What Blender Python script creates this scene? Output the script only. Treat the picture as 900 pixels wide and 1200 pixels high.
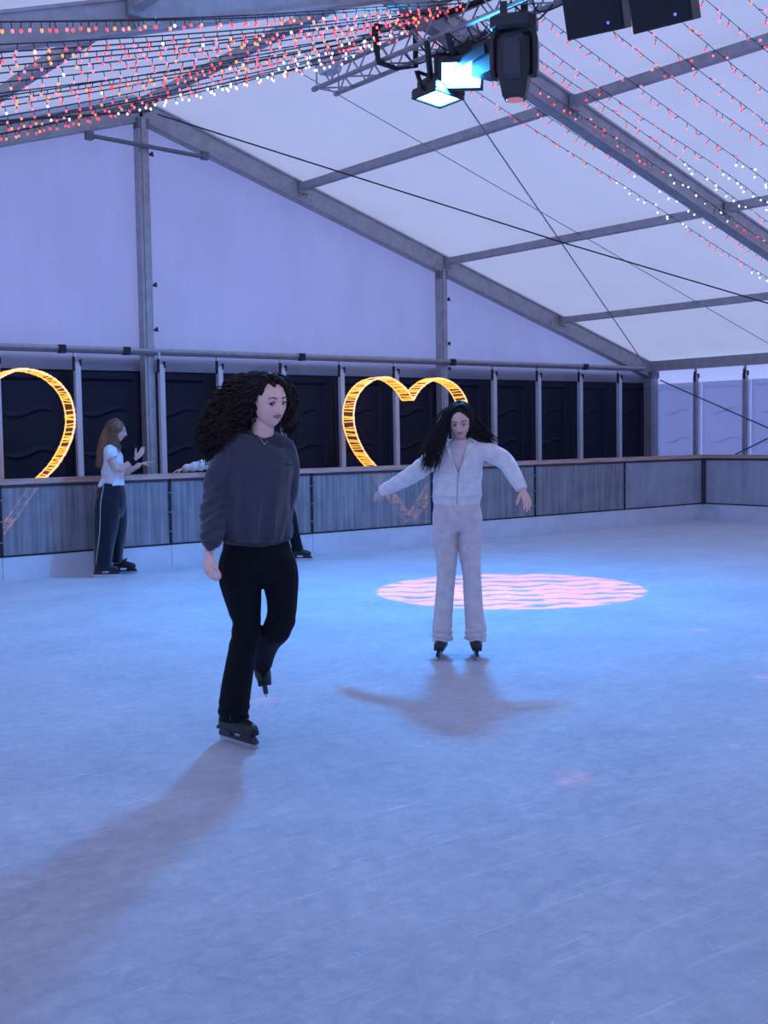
import bpy, bmesh, math, random
import numpy as np
from mathutils import Vector, Matrix, noise
random.seed(7)
C = bpy.context.scene.collection
for o in list(bpy.data.objects): bpy.data.objects.remove(o)
V = Vector; PI = math.pi

# ------------------------------------------------------------------ camera
FW = V((0.61344618, 0.7870573, -0.06499685)); RT = V((0.78801315, -0.61546512, -0.01542621)); UP = V((0.05214461, 0.04175522, 0.99776623))
FPX = 1375.83; H = 1.45
cam = bpy.data.cameras.new('camera'); co = bpy.data.objects.new('camera', cam); C.objects.link(co)
M3 = Matrix((RT, UP, -FW)).transposed(); co.matrix_world = Matrix.Translation((0, 0, H)) @ M3.to_4x4()
cam.sensor_fit = 'VERTICAL'; cam.sensor_height = 36; cam.lens = FPX*36/1200; cam.clip_end = 200
bpy.context.scene.camera = co

# ------------------------------------------------------------------ light and exposure
sc = bpy.context.scene
sc.view_settings.view_transform = 'Standard'; sc.view_settings.look = 'None'; sc.view_settings.gamma = 1
sc.view_settings.use_curve_mapping = False; sc.view_settings.exposure = 0.0
w = bpy.data.worlds.new('world'); sc.world = w; w.use_nodes = True
wb = w.node_tree.nodes['Background']; wb.inputs['Color'].default_value = (.52, .60, 1.0, 1); wb.inputs['Strength'].default_value = 2.8

# ------------------------------------------------------------------ helpers
def mat(name, col, rough=.6, metal=0, emis=None, es=0, spec=.5, var=0, vscale=6, stretch=(1, 1, 1), bump=0, bscale=40, col2=None, alpha=1, cover=(.4, .6)):
    m = bpy.data.materials.new(name); m.use_nodes = True; nt = m.node_tree; b = nt.nodes['Principled BSDF']
    b.inputs['Base Color'].default_value = (*col, 1); b.inputs['Roughness'].default_value = rough; b.inputs['Metallic'].default_value = metal
    b.inputs['Specular IOR Level'].default_value = spec; b.inputs['Alpha'].default_value = alpha
    if emis: b.inputs['Emission Color'].default_value = (*emis, 1); b.inputs['Emission Strength'].default_value = es
    tc = nt.nodes.new('ShaderNodeTexCoord'); mp = nt.nodes.new('ShaderNodeMapping'); mp.inputs['Scale'].default_value = stretch
    nt.links.new(tc.outputs['Object'], mp.inputs['Vector'])
    if var or col2:
        n = nt.nodes.new('ShaderNodeTexNoise'); n.inputs['Scale'].default_value = vscale; n.inputs['Detail'].default_value = 6
        nt.links.new(mp.outputs[0], n.inputs['Vector']); r = nt.nodes.new('ShaderNodeValToRGB')
        r.color_ramp.elements[0].position, r.color_ramp.elements[1].position = cover
        c2 = col2 if col2 else tuple(c*(1-var) for c in col)
        r.color_ramp.elements[0].color = (*c2, 1); r.color_ramp.elements[1].color = (*col, 1)
        nt.links.new(n.outputs['Fac'], r.inputs['Fac']); nt.links.new(r.outputs[0], b.inputs['Base Color'])
    if bump:
        n2 = nt.nodes.new('ShaderNodeTexNoise'); n2.inputs['Scale'].default_value = bscale; n2.inputs['Detail'].default_value = 5
        nt.links.new(mp.outputs[0], n2.inputs['Vector']); bp = nt.nodes.new('ShaderNodeBump'); bp.inputs['Strength'].default_value = bump; bp.inputs['Distance'].default_value = .01
        nt.links.new(n2.outputs['Fac'], bp.inputs['Height']); nt.links.new(bp.outputs[0], b.inputs['Normal'])
    return m
def tag(o, label, cat, group=None, kind=None):
    if label: o['label'] = label
    if cat: o['category'] = cat
    if group: o['group'] = group
    if kind: o['kind'] = kind
    return o
def empty(name, loc, label, cat, group=None):
    o = bpy.data.objects.new(name, None); C.objects.link(o); o.location = loc; o.empty_display_size = .1
    return tag(o, label, cat, group)
def link(name, me, parent=None, origin=None):
    o = bpy.data.objects.new(name, me); C.objects.link(o)
    if parent is not None:
        o.parent = parent
    return o
def obj(name, bm, m, parent=None, smooth=False, world=True):
    """links a bmesh drawn in world coordinates as one object; its origin goes to its parent's or its own base"""
    me = bpy.data.meshes.new(name); bm.normal_update(); bm.to_mesh(me); bm.free()
    for mm in (m if isinstance(m, (list, tuple)) else [m]): me.materials.append(mm)
    if smooth: me.shade_smooth()
    return place(name, me, parent, world)
def absloc(p):
    l = V((0, 0, 0))
    while p is not None: l += p.location; p = p.parent
    return l
def place(name, me, parent=None, world=True):
    o = bpy.data.objects.new(name, me); C.objects.link(o)
    if parent is not None:
        if world: me.transform(Matrix.Translation(-absloc(parent)))
        o.parent = parent
    elif world and len(me.vertices):
        co_ = np.empty(len(me.vertices)*3); me.vertices.foreach_get('co', co_); co_ = co_.reshape(-1, 3)
        c = V(((co_[:, 0].min()+co_[:, 0].max())/2, (co_[:, 1].min()+co_[:, 1].max())/2, co_[:, 2].min()))
        me.transform(Matrix.Translation(-c)); o.location = c
    return o
def box(bm, a, b, mi=0):
    x0, y0, z0 = a; x1, y1, z1 = b
    vs = [bm.verts.new((x, y, z)) for x in (x0, x1) for y in (y0, y1) for z in (z0, z1)]
    for f in ((0, 1, 3, 2), (4, 6, 7, 5), (0, 4, 5, 1), (2, 3, 7, 6), (0, 2, 6, 4), (1, 5, 7, 3)):
        bm.faces.new([vs[i] for i in f]).material_index = mi
def bar(bm, p, q, wd, ht, up=V((0, 0, 1)), mi=0):
    p = V(p); q = V(q); d = (q-p).normalized(); s = d.cross(up).normalized(); t = s.cross(d)
    vs = []
    for c in (p, q):
        for a, b in ((-1, -1), (1, -1), (1, 1), (-1, 1)): vs.append(bm.verts.new(c+s*a*wd/2+t*b*ht/2))
    for f in ((3, 2, 1, 0), (4, 5, 6, 7), (0, 1, 5, 4), (1, 2, 6, 5), (2, 3, 7, 6), (3, 0, 4, 7)):
        bm.faces.new([vs[i] for i in f]).material_index = mi
def tube(bm, pts, rad, seg=10, ref=None, mi=0):
    """swept ellipse: rad is one number, or one (or a pair across/along ref) per point"""
    pts = [V(p) for p in pts]; n = len(pts)
    if not isinstance(rad, (list, tuple)): rad = [rad]*n
    rings = []; s = None
    for i, p in enumerate(pts):
        d = (pts[min(i+1, n-1)]-pts[max(i-1, 0)]).normalized()
        if ref is not None: s = V(ref)-d*V(ref).dot(d)
        elif s is None:
            a = V((0, 0, 1)) if abs(d.z) < .9 else V((1, 0, 0)); s = a-d*a.dot(d)
        else: s = s-d*s.dot(d)
        s = s.normalized(); t = d.cross(s)
        r = rad[i]; ra, rb = r if isinstance(r, (tuple, list)) else (r, r)
        rings.append([bm.verts.new(p+s*math.cos(2*PI*k/seg)*ra+t*math.sin(2*PI*k/seg)*rb) for k in range(seg)])
    for i in range(n-1):
        for k in range(seg):
            bm.faces.new((rings[i][k], rings[i][(k+1) % seg], rings[i+1][(k+1) % seg], rings[i+1][k])).material_index = mi
    bm.faces.new(rings[0][::-1]).material_index = mi; bm.faces.new(rings[-1]).material_index = mi
def ball(bm, c, r, u=12, v=8, mi=0, sc3=(1, 1, 1)):
    res = bmesh.ops.create_uvsphere(bm, u_segments=u, v_segments=v, radius=1, matrix=Matrix.Translation(c) @ Matrix.Diagonal((r*sc3[0], r*sc3[1], r*sc3[2], 1)))
    for vv in res['verts']:
        for f in vv.link_faces: f.material_index = mi
def spline(pts, m=6):
    """Catmull-Rom through pts (tuples of any length)"""
    P = [np.array(p, float) for p in pts]; P = [2*P[0]-P[1]]+P+[2*P[-1]-P[-2]]; out = []
    for i in range(1, len(P)-2):
        for k in range(m):
            t = k/m; a, b, c, d = P[i-1:i+3]
            out.append(.5*((2*b)+(c-a)*t+(2*a-5*b+4*c-d)*t*t+(3*b-a-3*c+d)*t**3))
    out.append(P[-2]); return out
def remesh(bm, voxel, smooth=4):
    """melts overlapping shells of a bmesh into one continuous skin"""
    bmesh.ops.recalc_face_normals(bm, faces=bm.faces)
    me = bpy.data.meshes.new('tmp'); bm.to_mesh(me); bm.free(); o = bpy.data.objects.new('tmp', me); C.objects.link(o)
    r = o.modifiers.new('r', 'REMESH'); r.mode = 'VOXEL'; r.voxel_size = voxel; r.adaptivity = 0
    if smooth: s = o.modifiers.new('s', 'SMOOTH'); s.iterations = smooth; s.factor = .5
    dg = bpy.context.evaluated_depsgraph_get(); dg.update()
    out = bpy.data.meshes.new_from_object(o.evaluated_get(dg)); bpy.data.objects.remove(o)
    out.materials.clear(); out.shade_smooth(); return out
def getco(me):
    a = np.empty(len(me.vertices)*3); me.vertices.foreach_get('co', a); return a.reshape(-1, 3)
def setco(me, a): me.vertices.foreach_set('co', a.reshape(-1)); me.update()

# tent dimensions
XC, YG, ZE, ZA = 16.96, 13.86, 2.64, 5.715
XR = XC-10; SL = (ZA-ZE)/10; XL = XC-20; BAY = 5.09; YB = YG-4*BAY
def roofz(x): return ZA-abs(x-XR)*SL
YBD, XBD, ZRL, ZK = 12.0, 16.02, 1.057, .246      # rink boards

# ------------------------------------------------------------------ materials
ALU = mat('aluminium', (.40, .39, .42), .45, .35, var=.15, vscale=9)
ALUP = mat('painted_aluminium', (.58, .58, .66), .5, .1, var=.08, vscale=4)
ALUD = mat('dull_aluminium', (.16, .16, .19), .5, .3)
CABLE = mat('black_cable', (.012, .012, .018), .5)
WIRE = mat('steel_wire', (.10, .10, .13), .45, .5)
GREYW = mat('thin_grey_wire', (.28, .28, .33), .5, .3)
def canvas(name, col, trans, dirt=.0, fac=.5):
    m = bpy.data.materials.new(name); m.use_nodes = True; nt = m.node_tree; nt.nodes.clear()
    out = nt.nodes.new('ShaderNodeOutputMaterial'); mx = nt.nodes.new('ShaderNodeMixShader'); mx.inputs[0].default_value = fac
    d = nt.nodes.new('ShaderNodeBsdfDiffuse'); t = nt.nodes.new('ShaderNodeBsdfTranslucent')
    tc = nt.nodes.new('ShaderNodeTexCoord'); mp = nt.nodes.new('ShaderNodeMapping'); n = nt.nodes.new('ShaderNodeTexNoise')
    mp.inputs['Scale'].default_value = (1, 1, .35); n.inputs['Scale'].default_value = 1.1; n.inputs['Detail'].default_value = 8; n.inputs['Roughness'].default_value = .65
    nt.links.new(tc.outputs['Object'], mp.inputs[0]); nt.links.new(mp.outputs[0], n.inputs['Vector'])
    for sh, c in ((d, col), (t, trans)):
        r = nt.nodes.new('ShaderNodeValToRGB'); r.color_ramp.elements[0].position = .3; r.color_ramp.elements[1].position = .6
        r.color_ramp.elements[0].color = (*[x*(1-dirt) for x in c], 1); r.color_ramp.elements[1].color = (*c, 1)
        nt.links.new(n.outputs['Fac'], r.inputs[0]); nt.links.new(r.outputs[0], sh.inputs['Color'])
    n3 = nt.nodes.new('ShaderNodeTexNoise'); n3.inputs['Scale'].default_value = 1.3; bp = nt.nodes.new('ShaderNodeBump'); bp.inputs['Strength'].default_value = .3; bp.inputs['Distance'].default_value = .05
    nt.links.new(tc.outputs['Object'], n3.inputs['Vector']); nt.links.new(n3.outputs['Fac'], bp.inputs['Height']); nt.links.new(bp.outputs[0], d.inputs['Normal'])
    nt.links.new(d.outputs[0], mx.inputs[1]); nt.links.new(t.outputs[0], mx.inputs[2]); nt.links.new(mx.outputs[0], out.inputs['Surface'])
    return m
ROOFM = canvas('roof_canvas', (.58, .58, .60), (.47, .47, .47), .06)
GABLEM = canvas('gable_canvas', (.46, .48, .61), (.24, .25, .35), .12)
SIDEM = canvas('side_canvas', (.60, .62, .72), (.8, .82, .9), .05, .6)
PALEC = canvas('translucent_pale_panel', (.60, .62, .74), (.62, .66, .85), .04, .45)

# ice: pale, softly glossy, scratched by blades
def ice_mat():
    m = bpy.data.materials.new('ice'); m.use_nodes = True; nt = m.node_tree; b = nt.nodes['Principled BSDF']; L = nt.links
    tc = nt.nodes.new('ShaderNodeTexCoord')
    def noise_(scale, stretch=(1, 1, 1), rot=0, detail=8, rough=.6, dist=0):
        mp = nt.nodes.new('ShaderNodeMapping'); mp.inputs['Scale'].default_value = stretch; mp.inputs['Rotation'].default_value = (0, 0, rot)
        n = nt.nodes.new('ShaderNodeTexNoise'); n.inputs['Scale'].default_value = scale; n.inputs['Detail'].default_value = detail; n.inputs['Roughness'].default_value = rough; n.inputs['Distortion'].default_value = dist
        L.new(tc.outputs['Object'], mp.inputs[0]); L.new(mp.outputs[0], n.inputs['Vector']); return n.outputs['Fac']
    def ramp(f, p0, p1, c0=0, c1=1):
        r = nt.nodes.new('ShaderNodeValToRGB'); r.color_ramp.elements[0].position = p0; r.color_ramp.elements[1].position = p1
        r.color_ramp.elements[0].color = (c0, c0, c0, 1); r.color_ramp.elements[1].color = (c1, c1, c1, 1); L.new(f, r.inputs[0]); return r.outputs[0]
    def math_(op, a, b_):
        n = nt.nodes.new('ShaderNodeMath'); n.operation = op
        for i, x in enumerate((a, b_)):
            if isinstance(x, (int, float)): n.inputs[i].default_value = x
            else: L.new(x, n.inputs[i])
        return n.outputs[0]
    s = None
    for k, (rot, sc_, st) in enumerate(((-1.35, 2.2, (.35, 14, 1)), (1.25, 2.6, (.4, 12, 1)), (2.3, 2.0, (.3, 16, 1)), (-1.0, 1.7, (.5, 20, 1)), (.85, 3.5, (.5, 10, 1)), (1.9, 3, (.5, 12, 1)))):
        f = ramp(noise_(sc_, st, rot, 3, .5, 1.6), .66, .74)
        s = f if s is None else math_('MAXIMUM', s, f)
    big = ramp(noise_(1.1, (1, 1, 1), 0, 10, .72), .34, .66)
    fine = ramp(noise_(13, (1, 1, 1), 0, 10, .8, .8), .36, .66)
    col = nt.nodes.new('ShaderNodeMix'); col.data_type = 'RGBA'; col.inputs['A'].default_value = (.42, .44, .53, 1); col.inputs['B'].default_value = (.74, .74, .80, 1)
    L.new(math_('ADD', math_('MULTIPLY', big, .5), math_('MULTIPLY', fine, .5)), col.inputs['Factor'])
    c2 = nt.nodes.new('ShaderNodeMix'); c2.data_type = 'RGBA'; c2.inputs['B'].default_value = (.90, .90, .93, 1)
    L.new(col.outputs['Result'], c2.inputs['A']); L.new(math_('MULTIPLY', s, .42), c2.inputs['Factor']); L.new(c2.outputs['Result'], b.inputs['Base Color'])
    L.new(math_('ADD', math_('MULTIPLY', fine, .15), .36), b.inputs['Roughness']); b.inputs['Specular IOR Level'].default_value = .35
    bp = nt.nodes.new('ShaderNodeBump'); bp.inputs['Strength'].default_value = .7; bp.inputs['Distance'].default_value = .008
    L.new(math_('ADD', math_('MULTIPLY', s, .35), math_('MULTIPLY', fine, 1.0)), bp.inputs['Height']); L.new(bp.outputs[0], b.inputs['Normal'])
    return m
ICE = ice_mat()
# weathered clear boards: cloudy, streaked, a little see-through
def board_mat(name, c0, c1, scale):
    m = bpy.data.materials.new(name); m.use_nodes = True; nt = m.node_tree; b = nt.nodes['Principled BSDF']; L = nt.links
    tc = nt.nodes.new('ShaderNodeTexCoord'); mp = nt.nodes.new('ShaderNodeMapping'); mp.inputs['Scale'].default_value = (1, 1, .03)
    n = nt.nodes.new('ShaderNodeTexNoise'); n.inputs['Scale'].default_value = scale; n.inputs['Detail'].default_value = 8; n.inputs['Roughness'].default_value = .7
    L.new(tc.outputs['Object'], mp.inputs[0]); L.new(mp.outputs[0], n.inputs['Vector'])
    r = nt.nodes.new('ShaderNodeValToRGB'); r.color_ramp.elements[0].position = .36; r.color_ramp.elements[1].position = .62
    r.color_ramp.elements[0].color = (*c0, 1); r.color_ramp.elements[1].color = (*c1, 1); L.new(n.outputs['Fac'], r.inputs[0]); L.new(r.outputs[0], b.inputs['Base Color'])
    n2 = nt.nodes.new('ShaderNodeTexNoise'); n2.inputs['Scale'].default_value = 2.5; L.new(tc.outputs['Object'], n2.inputs['Vector'])
    a = nt.nodes.new('ShaderNodeMapRange'); a.inputs['To Min'].default_value = .62; a.inputs['To Max'].default_value = .9; a.inputs['From Min'].default_value = .3; a.inputs['From Max'].default_value = .7
    L.new(n2.outputs['Fac'], a.inputs['Value']); L.new(a.outputs[0], b.inputs['Alpha'])
    b.inputs['Roughness'].default_value = .32; b.inputs['Specular IOR Level'].default_value = .4
    return m
BOARD = board_mat('scratched_perspex', (.19, .19, .225), (.37, .36, .40), 26)
BOARDL = board_mat('cloudy_perspex', (.36, .37, .44), (.44, .45, .52), 9)
KICK = mat('white_kickplate', (.62, .63, .72), .45, var=.12, vscale=3)
RAILM = mat('worn_pine_rail', (.55, .34, .29), .55, var=.3, vscale=12, stretch=(.3, 4, 4))
RAILD = mat('dark_capping', (.05, .045, .06), .5)
DARKP = mat('dark_wall_panel', (.008, .010, .026), .5, spec=.22, var=.2, vscale=2)
PALEP = mat('pale_plastic', (.56, .58, .72), .5, var=.06, vscale=2)
GAP = mat('black_gap', (.01, .01, .015), .7)

# ------------------------------------------------------------------ the tent and the ice (setting)
def struct(name, bm, m, parent=None):
    o = obj(name, bm, m, parent)
    if parent is None: o['kind'] = 'structure'
    return o
bm = bmesh.new(); bmesh.ops.create_grid(bm, x_segments=2, y_segments=2, size=1, matrix=Matrix.Translation(((XL+XBD)/2, (YB+YBD)/2, 0)) @ Matrix.Diagonal(((XBD-XL)/2, (YBD-YB)/2, 1, 1)))
struct('floor', bm, ICE)
bm = bmesh.new(); box(bm, (XL-.2, YB-.2, -.3), (XC+.3, YG+.2, -.1)); struct('floor_base', bm, mat('timber_deck', (.09, .085, .09), .8, var=.3, vscale=3))
for nm, xs in (('ceiling', (XR, XC+.30)), ('ceiling', (XL-.30, XR))):
    bm = bmesh.new(); z = [roofz(x)+.13 for x in xs]; n = 4
    for k in range(n):
        y0 = YG+.3-k*BAY-(.3 if k else 0); y1 = YG-(k+1)*BAY
        g = [[bm.verts.new((xs[0]+(xs[1]-xs[0])*i/12, y0+(y1-y0)*j/8, z[0]+(z[1]-z[0])*i/12+.05*math.sin(PI*j/8)*math.sin(PI*(i % 3)/3))) for j in range(9)] for i in range(13)]
        for i in range(12):
            for j in range(8): bm.faces.new((g[i][j], g[i+1][j], g[i+1][j+1], g[i][j+1]))
    struct(nm, bm, ROOFM)
def gable(name, y, s):
    bm = bmesh.new(); cols = np.linspace(XL-.19, XC+.19, 43); prev = None
    for x in cols:
        c = [bm.verts.new((x, y+s*.02*math.sin(x*2.1+k), 2.33+(roofz(x)+.1-2.33)*k/6)) for k in range(7)]
        c[-1].co.z = roofz(x)+.2
        if prev:
            for k in range(6): bm.faces.new((prev[k], c[k], c[k+1], prev[k+1]))
        prev = c
    return struct(name, bm, GABLEM)
gable('wall_back', YG+.14, 1)
bm = bmesh.new(); box(bm, (XL-.15, YG+.2, -.1), (XC+.155, YG+.24, 2.5)); struct('wall_back_lower', bm, mat('dark_backing', (.02, .02, .03), .8))
gable('wall_front', YB-.14, -1)
bm = bmesh.new(); box(bm, (XL, YB-.24, -.1), (XC, YB-.2, 2.5)); struct('wall_front_lower', bm, SIDEM)
bm = bmesh.new(); box(bm, (XC+.16, YB, -.1), (XC+.2, YG+.2, 2.72)); struct('wall_right', bm, SIDEM)
bm = bmesh.new(); box(bm, (XL-.2, YB, -.1), (XL-.16, YG+.2, 2.75)); struct('wall_left', bm, SIDEM)

# frame: rafters, purlins, posts
def rafter(y, side, gb):
    bm = bmesh.new(); hh = .28; x0 = XR; x1 = XC if side > 0 else XL
    zo = -.10 if gb else -.10
    p = V((x0, y, roofz(x0)+zo)); q = V((x1, y, roofz(x1)+zo)); up = V((0, 0, 1))
    bar(bm, p, q, .11, hh, up); d = (q-p).normalized()
    for s in (-1, 1):       # flanges of the extruded profile
        bar(bm, p+V((0, 0, s*hh*.46)), q+V((0, 0, s*hh*.46)), .15, .025, up)
    for t in (.25, .5, .75):
        c = p.lerp(q, t); bar(bm, c-d*.12+V((0, -.062, -.05)), c+d*.12+V((0, -.062, -.05)), .02, .12, up)
        for a in (-.07, 0, .07): ball(bm, c+d*a+V((0, -.075, -.05)), .013, 6, 4)
    o = obj('rafter', bm, ALU); return o
for i in range(5):
    y = YG-i*BAY
    for side in (1, -1):
        where = {0: 'against the far gable wall', 1: 'crossing the top of the view'}.get(i, 'bay %s behind the camera' % ['', '', 'one', 'two', 'three'][i])
        if i > 1: continue
        tag(rafter(y, side, i == 0), 'grey roof rafter %s, on the %s slope' % (where, 'right' if side > 0 else 'left'), 'rafter', 'tent roof rafters')
for nm, x, lab in (('ridge', XR, 'ridge beam running along the peak of the tent roof'), ('a', XC-7.56, 'roof purlin nearest the ridge on the right slope'), ('b', XC-4.88, 'middle roof purlin on the right slope'), ('c', XC-2.35, 'lowest thin roof purlin above the right eave beam'), ('l', XL+7.4, 'roof purlin on the left slope behind the light strings')):
    bm = bmesh.new(); z = roofz(x)-.03
    for k in range(3):
        y0 = YG-k*BAY-.08; y1 = YG-(k+1)*BAY+.08
        bar(bm, (x, y0, z), (x, y1, z), .10, .10)
        for yy in (y0-.02, y1+.02): bar(bm, (x-.07, yy, z-.02), (x+.07, yy, z-.02), .05, .16)
    tag(obj('purlin', bm, ALU), 'grey aluminium '+lab, 'purlin', 'tent roof purlins')
bm = bmesh.new()
bar(bm, (XC, YG, ZE-.02), (XC, YG-2*BAY, ZE-.02), .14, .18)
tag(obj('eave_beam', bm, ALU), 'grey aluminium eave beam running along the top of the right wall', 'beam')
def post(x, y, z1, wd, label, clips=True):
    t = empty('tent_post', (x, y, -.1), label, 'post', 'tall tent posts')
    bm = bmesh.new(); bar(bm, (x, y, -.1), (x, y, z1), wd, wd, V((0, 1, 0))); bar(bm, (x, y-wd*.5, -.1), (x, y-wd*.5, z1), wd*.45, .03, V((0, 1, 0))); obj('shaft', bm, ALU, t)
    bm = bmesh.new(); bar(bm, (x, y, -.1), (x, y, -.08), .3, .3, V((0, 1, 0))); obj('base_plate', bm, ALU, t)
    bm = bmesh.new(); box(bm, (x-wd*.56, y-wd*.6, z1-.14), (x+wd*.56, y+wd*.3, z1-.02)); obj('top_bracket', bm, ALUD, t)
    if clips:
        for z in (z1-.45, z1*.62, 2.85):
            bm = bmesh.new(); bar(bm, (x+wd*.5, y-wd*.4, z), (x+wd*.5+.07, y-wd*.4, z-.01), .012, .03); ball(bm, (x+wd*.5+.05, y-wd*.4, z+.02), .018, 6, 5); obj('clip', bm, CABLE, t)
post(XR, YG-.03, roofz(XR)-.2, .14, 'tall grey tent post standing under the roof peak')
post(XR+5, YG-.03, roofz(XR+5)-.2, .13, 'shorter grey tent post behind the right hand lit heart')
post(XC-.02, YG-.03, ZE-.1, .18, 'short grey corner post where the dark and pale panels meet', False)
bm = bmesh.new(); tube(bm, [(XR-.75, YG-.16, roofz(XR-.75)-.32), (XR+.85, YG-.16, roofz(XR-.85)-.34)], .028, 8)
for x in (XR-.75, XR+.85): box(bm, (x-.05, YG-.19, roofz(x)-.37), (x+.04, YG-.11, roofz(x)-.27))
tag(obj('collar_tie', bm, ALUD), 'thin dark tie tube across the gable just below the roof peak', 'tube')
t = empty('gable_rail', (XR, YG-.16, 2.5), 'long grey twin tube rail across the gable above the dark panels', 'rail')
for z, r_, m_ in ((2.575, .03, ALU), (2.535, .018, ALUD)):
    bm = bmesh.new(); tube(bm, [(XL+.1, YG-.15, z), (XC-.35, YG-.15, z)], r_, 8); obj('tube', bm, m_, t)
for x in (XR-1.2, XR-.35, XR-2.1, XR+2.3, XR+5.1, XR+8.1):
    bm = bmesh.new(); bar(bm, (x-.04, YG-.16, 2.56), (x+.04, YG-.16, 2.56), .09, .1); obj('clamp', bm, GAP, t)

# lower wall panels with raised waves and the thin posts between them
PMESH = {}
def panel_mesh(m, wd):
    """one pressed sheet, 3 mm thick: raised border and S-shaped ridges"""
    nx, nz = 66, 140; z1 = 2.30; h = wd/2; xs = np.linspace(-h, h, nx); zs = np.linspace(0, z1, nz)
    st = lambda a: np.clip(a/.018, 0, 1)
    X, Z = np.meshgrid(xs, zs, indexing='ij')
    D = .035*np.maximum.reduce([st(-h+.065-X), st(X-(h-.145)), st(Z-(z1-.105))])
    for z0 in (.35, .85, 1.30, 1.80):
        L = wd*.66; u = (X+.04)/L; c = z0+.045*np.sin(u*2*PI*.95); e = np.clip(np.cos(PI*np.clip(u, -.5, .5)), 0, 1)**.6
        D += .034*e*np.exp(-((Z-c)/(.006+.013*e))**2)*(abs(u) < .5)
    D += .008*np.exp(-((Z-(z1-.14))/.008)**2)*(X > -h+.06)*(X < h-.14)
    bm = bmesh.new(); g = [[bm.verts.new((X[i, k], -D[i, k], Z[i, k])) for k in range(nz)] for i in range(nx)]
    for i in range(nx-1):
        for k in range(nz-1): bm.faces.new((g[i][k], g[i+1][k], g[i+1][k+1], g[i][k+1]))
    me = bpy.data.meshes.new('wall_panel'); bm.to_mesh(me); bm.free(); me.materials.append(m); me.shade_smooth(); return me
def panel(o, ux, un, wd, m, label, group):
    """the sheet faces the hall, its waves rising to the viewer's right"""
    if m.name not in PMESH: PMESH[m.name] = panel_mesh(m, wd)
    q = bpy.data.objects.new('wall_panel', PMESH[m.name]); C.objects.link(q); q.location = o; q.rotation_euler = (0, 0, math.atan2(ux[1], ux[0]))
    return tag(q, label, 'panel', group)
names = ['first', 'second', 'third', 'fourth', 'fifth', 'sixth', 'seventh', 'eighth', 'ninth', 'tenth', 'eleventh', 'twelfth']
for k in range(12):
    x = XC-.5-k
    panel((x, YG+.10, 0), (1, 0, 0), (0, -1, 0), .985, DARKP, 'glossy dark navy wall panel with raised waves, %s along the gable from the right corner' % names[k], 'dark wave panels along the gable')
for k in range(5):
    y = YG-.55-k
    panel((XC+.13, y, 0), (0, -1, 0), (-1, 0, 0), .985, PALEC, 'pale lavender wall panel with raised waves, %s along the right wall from the corner' % names[k], 'pale wave panels along the right wall')
def slim_post(x, y, label, group, ax=0, m=ALUP):
    t = empty('slim_post', (x, y, -.1), label, 'post', group)
    bm = bmesh.new(); box(bm, (x-.035, y-.035, -.1), (x+.035, y+.03, 2.40)); obj('shaft', bm, m, t)
    bm = bmesh.new(); box(bm, (x-.012-.03*(1-ax), y-.02, 2.40), (x+.014-.03*(1-ax), y+.02, 2.56)); obj('hanger', bm, m, t)
    bm = bmesh.new(); box(bm, (x-.06, y-.03, 2.30), (x-.03, y+.0, 2.47)); box(bm, (x+.02, y-.045, 2.36), (x+.045, y-.02, 2.44)); obj('bracket', bm, GAP, t)
lab = {1: 'just left of the corner', 2: 'second from the corner', 3: 'third from the corner', 4: 'fourth from the corner', 6: 'inside the right lobe of the lit heart', 7: 'inside the left lobe of the lit heart', 8: 'beside the left flank of the lit heart', 9: 'behind the dark haired skater', 11: 'beside the left hand lit heart'}
for k in range(1, 13):
    if k in (5, 10): continue
    slim_post(XC-k, YG-.13, 'slim pale post between dark panels, %s' % lab.get(k, 'at the far left'), 'slim posts along the gable')
for k in (1, 2, 3, 4):
    slim_post(XC-.07, YG-.05-k, 'slim grey post between pale panels, %s on the right wall' % names[k-1], 'slim posts along the right wall', 1, ALU)
slim_post(XR+.12, YG-.17, 'slim pale post bolted to the foot of the tall peak post', None)
for a, b, l in (((XC-.1, YG-.3, 2.36), (XC-.1, YG-BAY, .45), 'falling from the corner'), ((XC-.1, YG-.5, .45), (XC-.1, YG-BAY, 2.4), 'rising from the corner')):
    bm = bmesh.new(); tube(bm, [a, b], .012, 6); tag(obj('bracing_wire', bm, WIRE), 'thin steel bracing wire across the right wall panels, %s' % l, 'wire', 'wall bracing wires')
# roof bracing
def cable(pts, r, m, label, name='bracing_wire', group='roof bracing wires'):
    bm = bmesh.new(); tube(bm, pts, r, 6); return tag(obj(name, bm, m), label, 'wire', group)
def rp(x, y, d=.12): return (x, y, roofz(x)-d)
cable([rp(XR+.15, YG-.2), (XR+5, YG-2.6, roofz(XR+5)-.14), rp(XC-.5, YG-BAY+.1)], .010, CABLE, 'dark bracing cable from the roof peak down across the right slope')
cable([rp(XC-.4, YG-.2), rp(XR+.2, YG-BAY+.1)], .009, GREYW, 'steel bracing wire rising from the right corner to the ridge')
cable([rp(7.42, 11.09, .03), rp(16.3, 10.98, .03)], .006, GREYW, 'very thin pale wire running down the right roof slope')
cable([rp(XL+10.2-.3, YG-.5, .2), rp(XL+3, 9.5, .3), rp(XL+1, 8.8, .3)], .014, CABLE, 'dark bracing cable among the light strings on the left slope')

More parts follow.
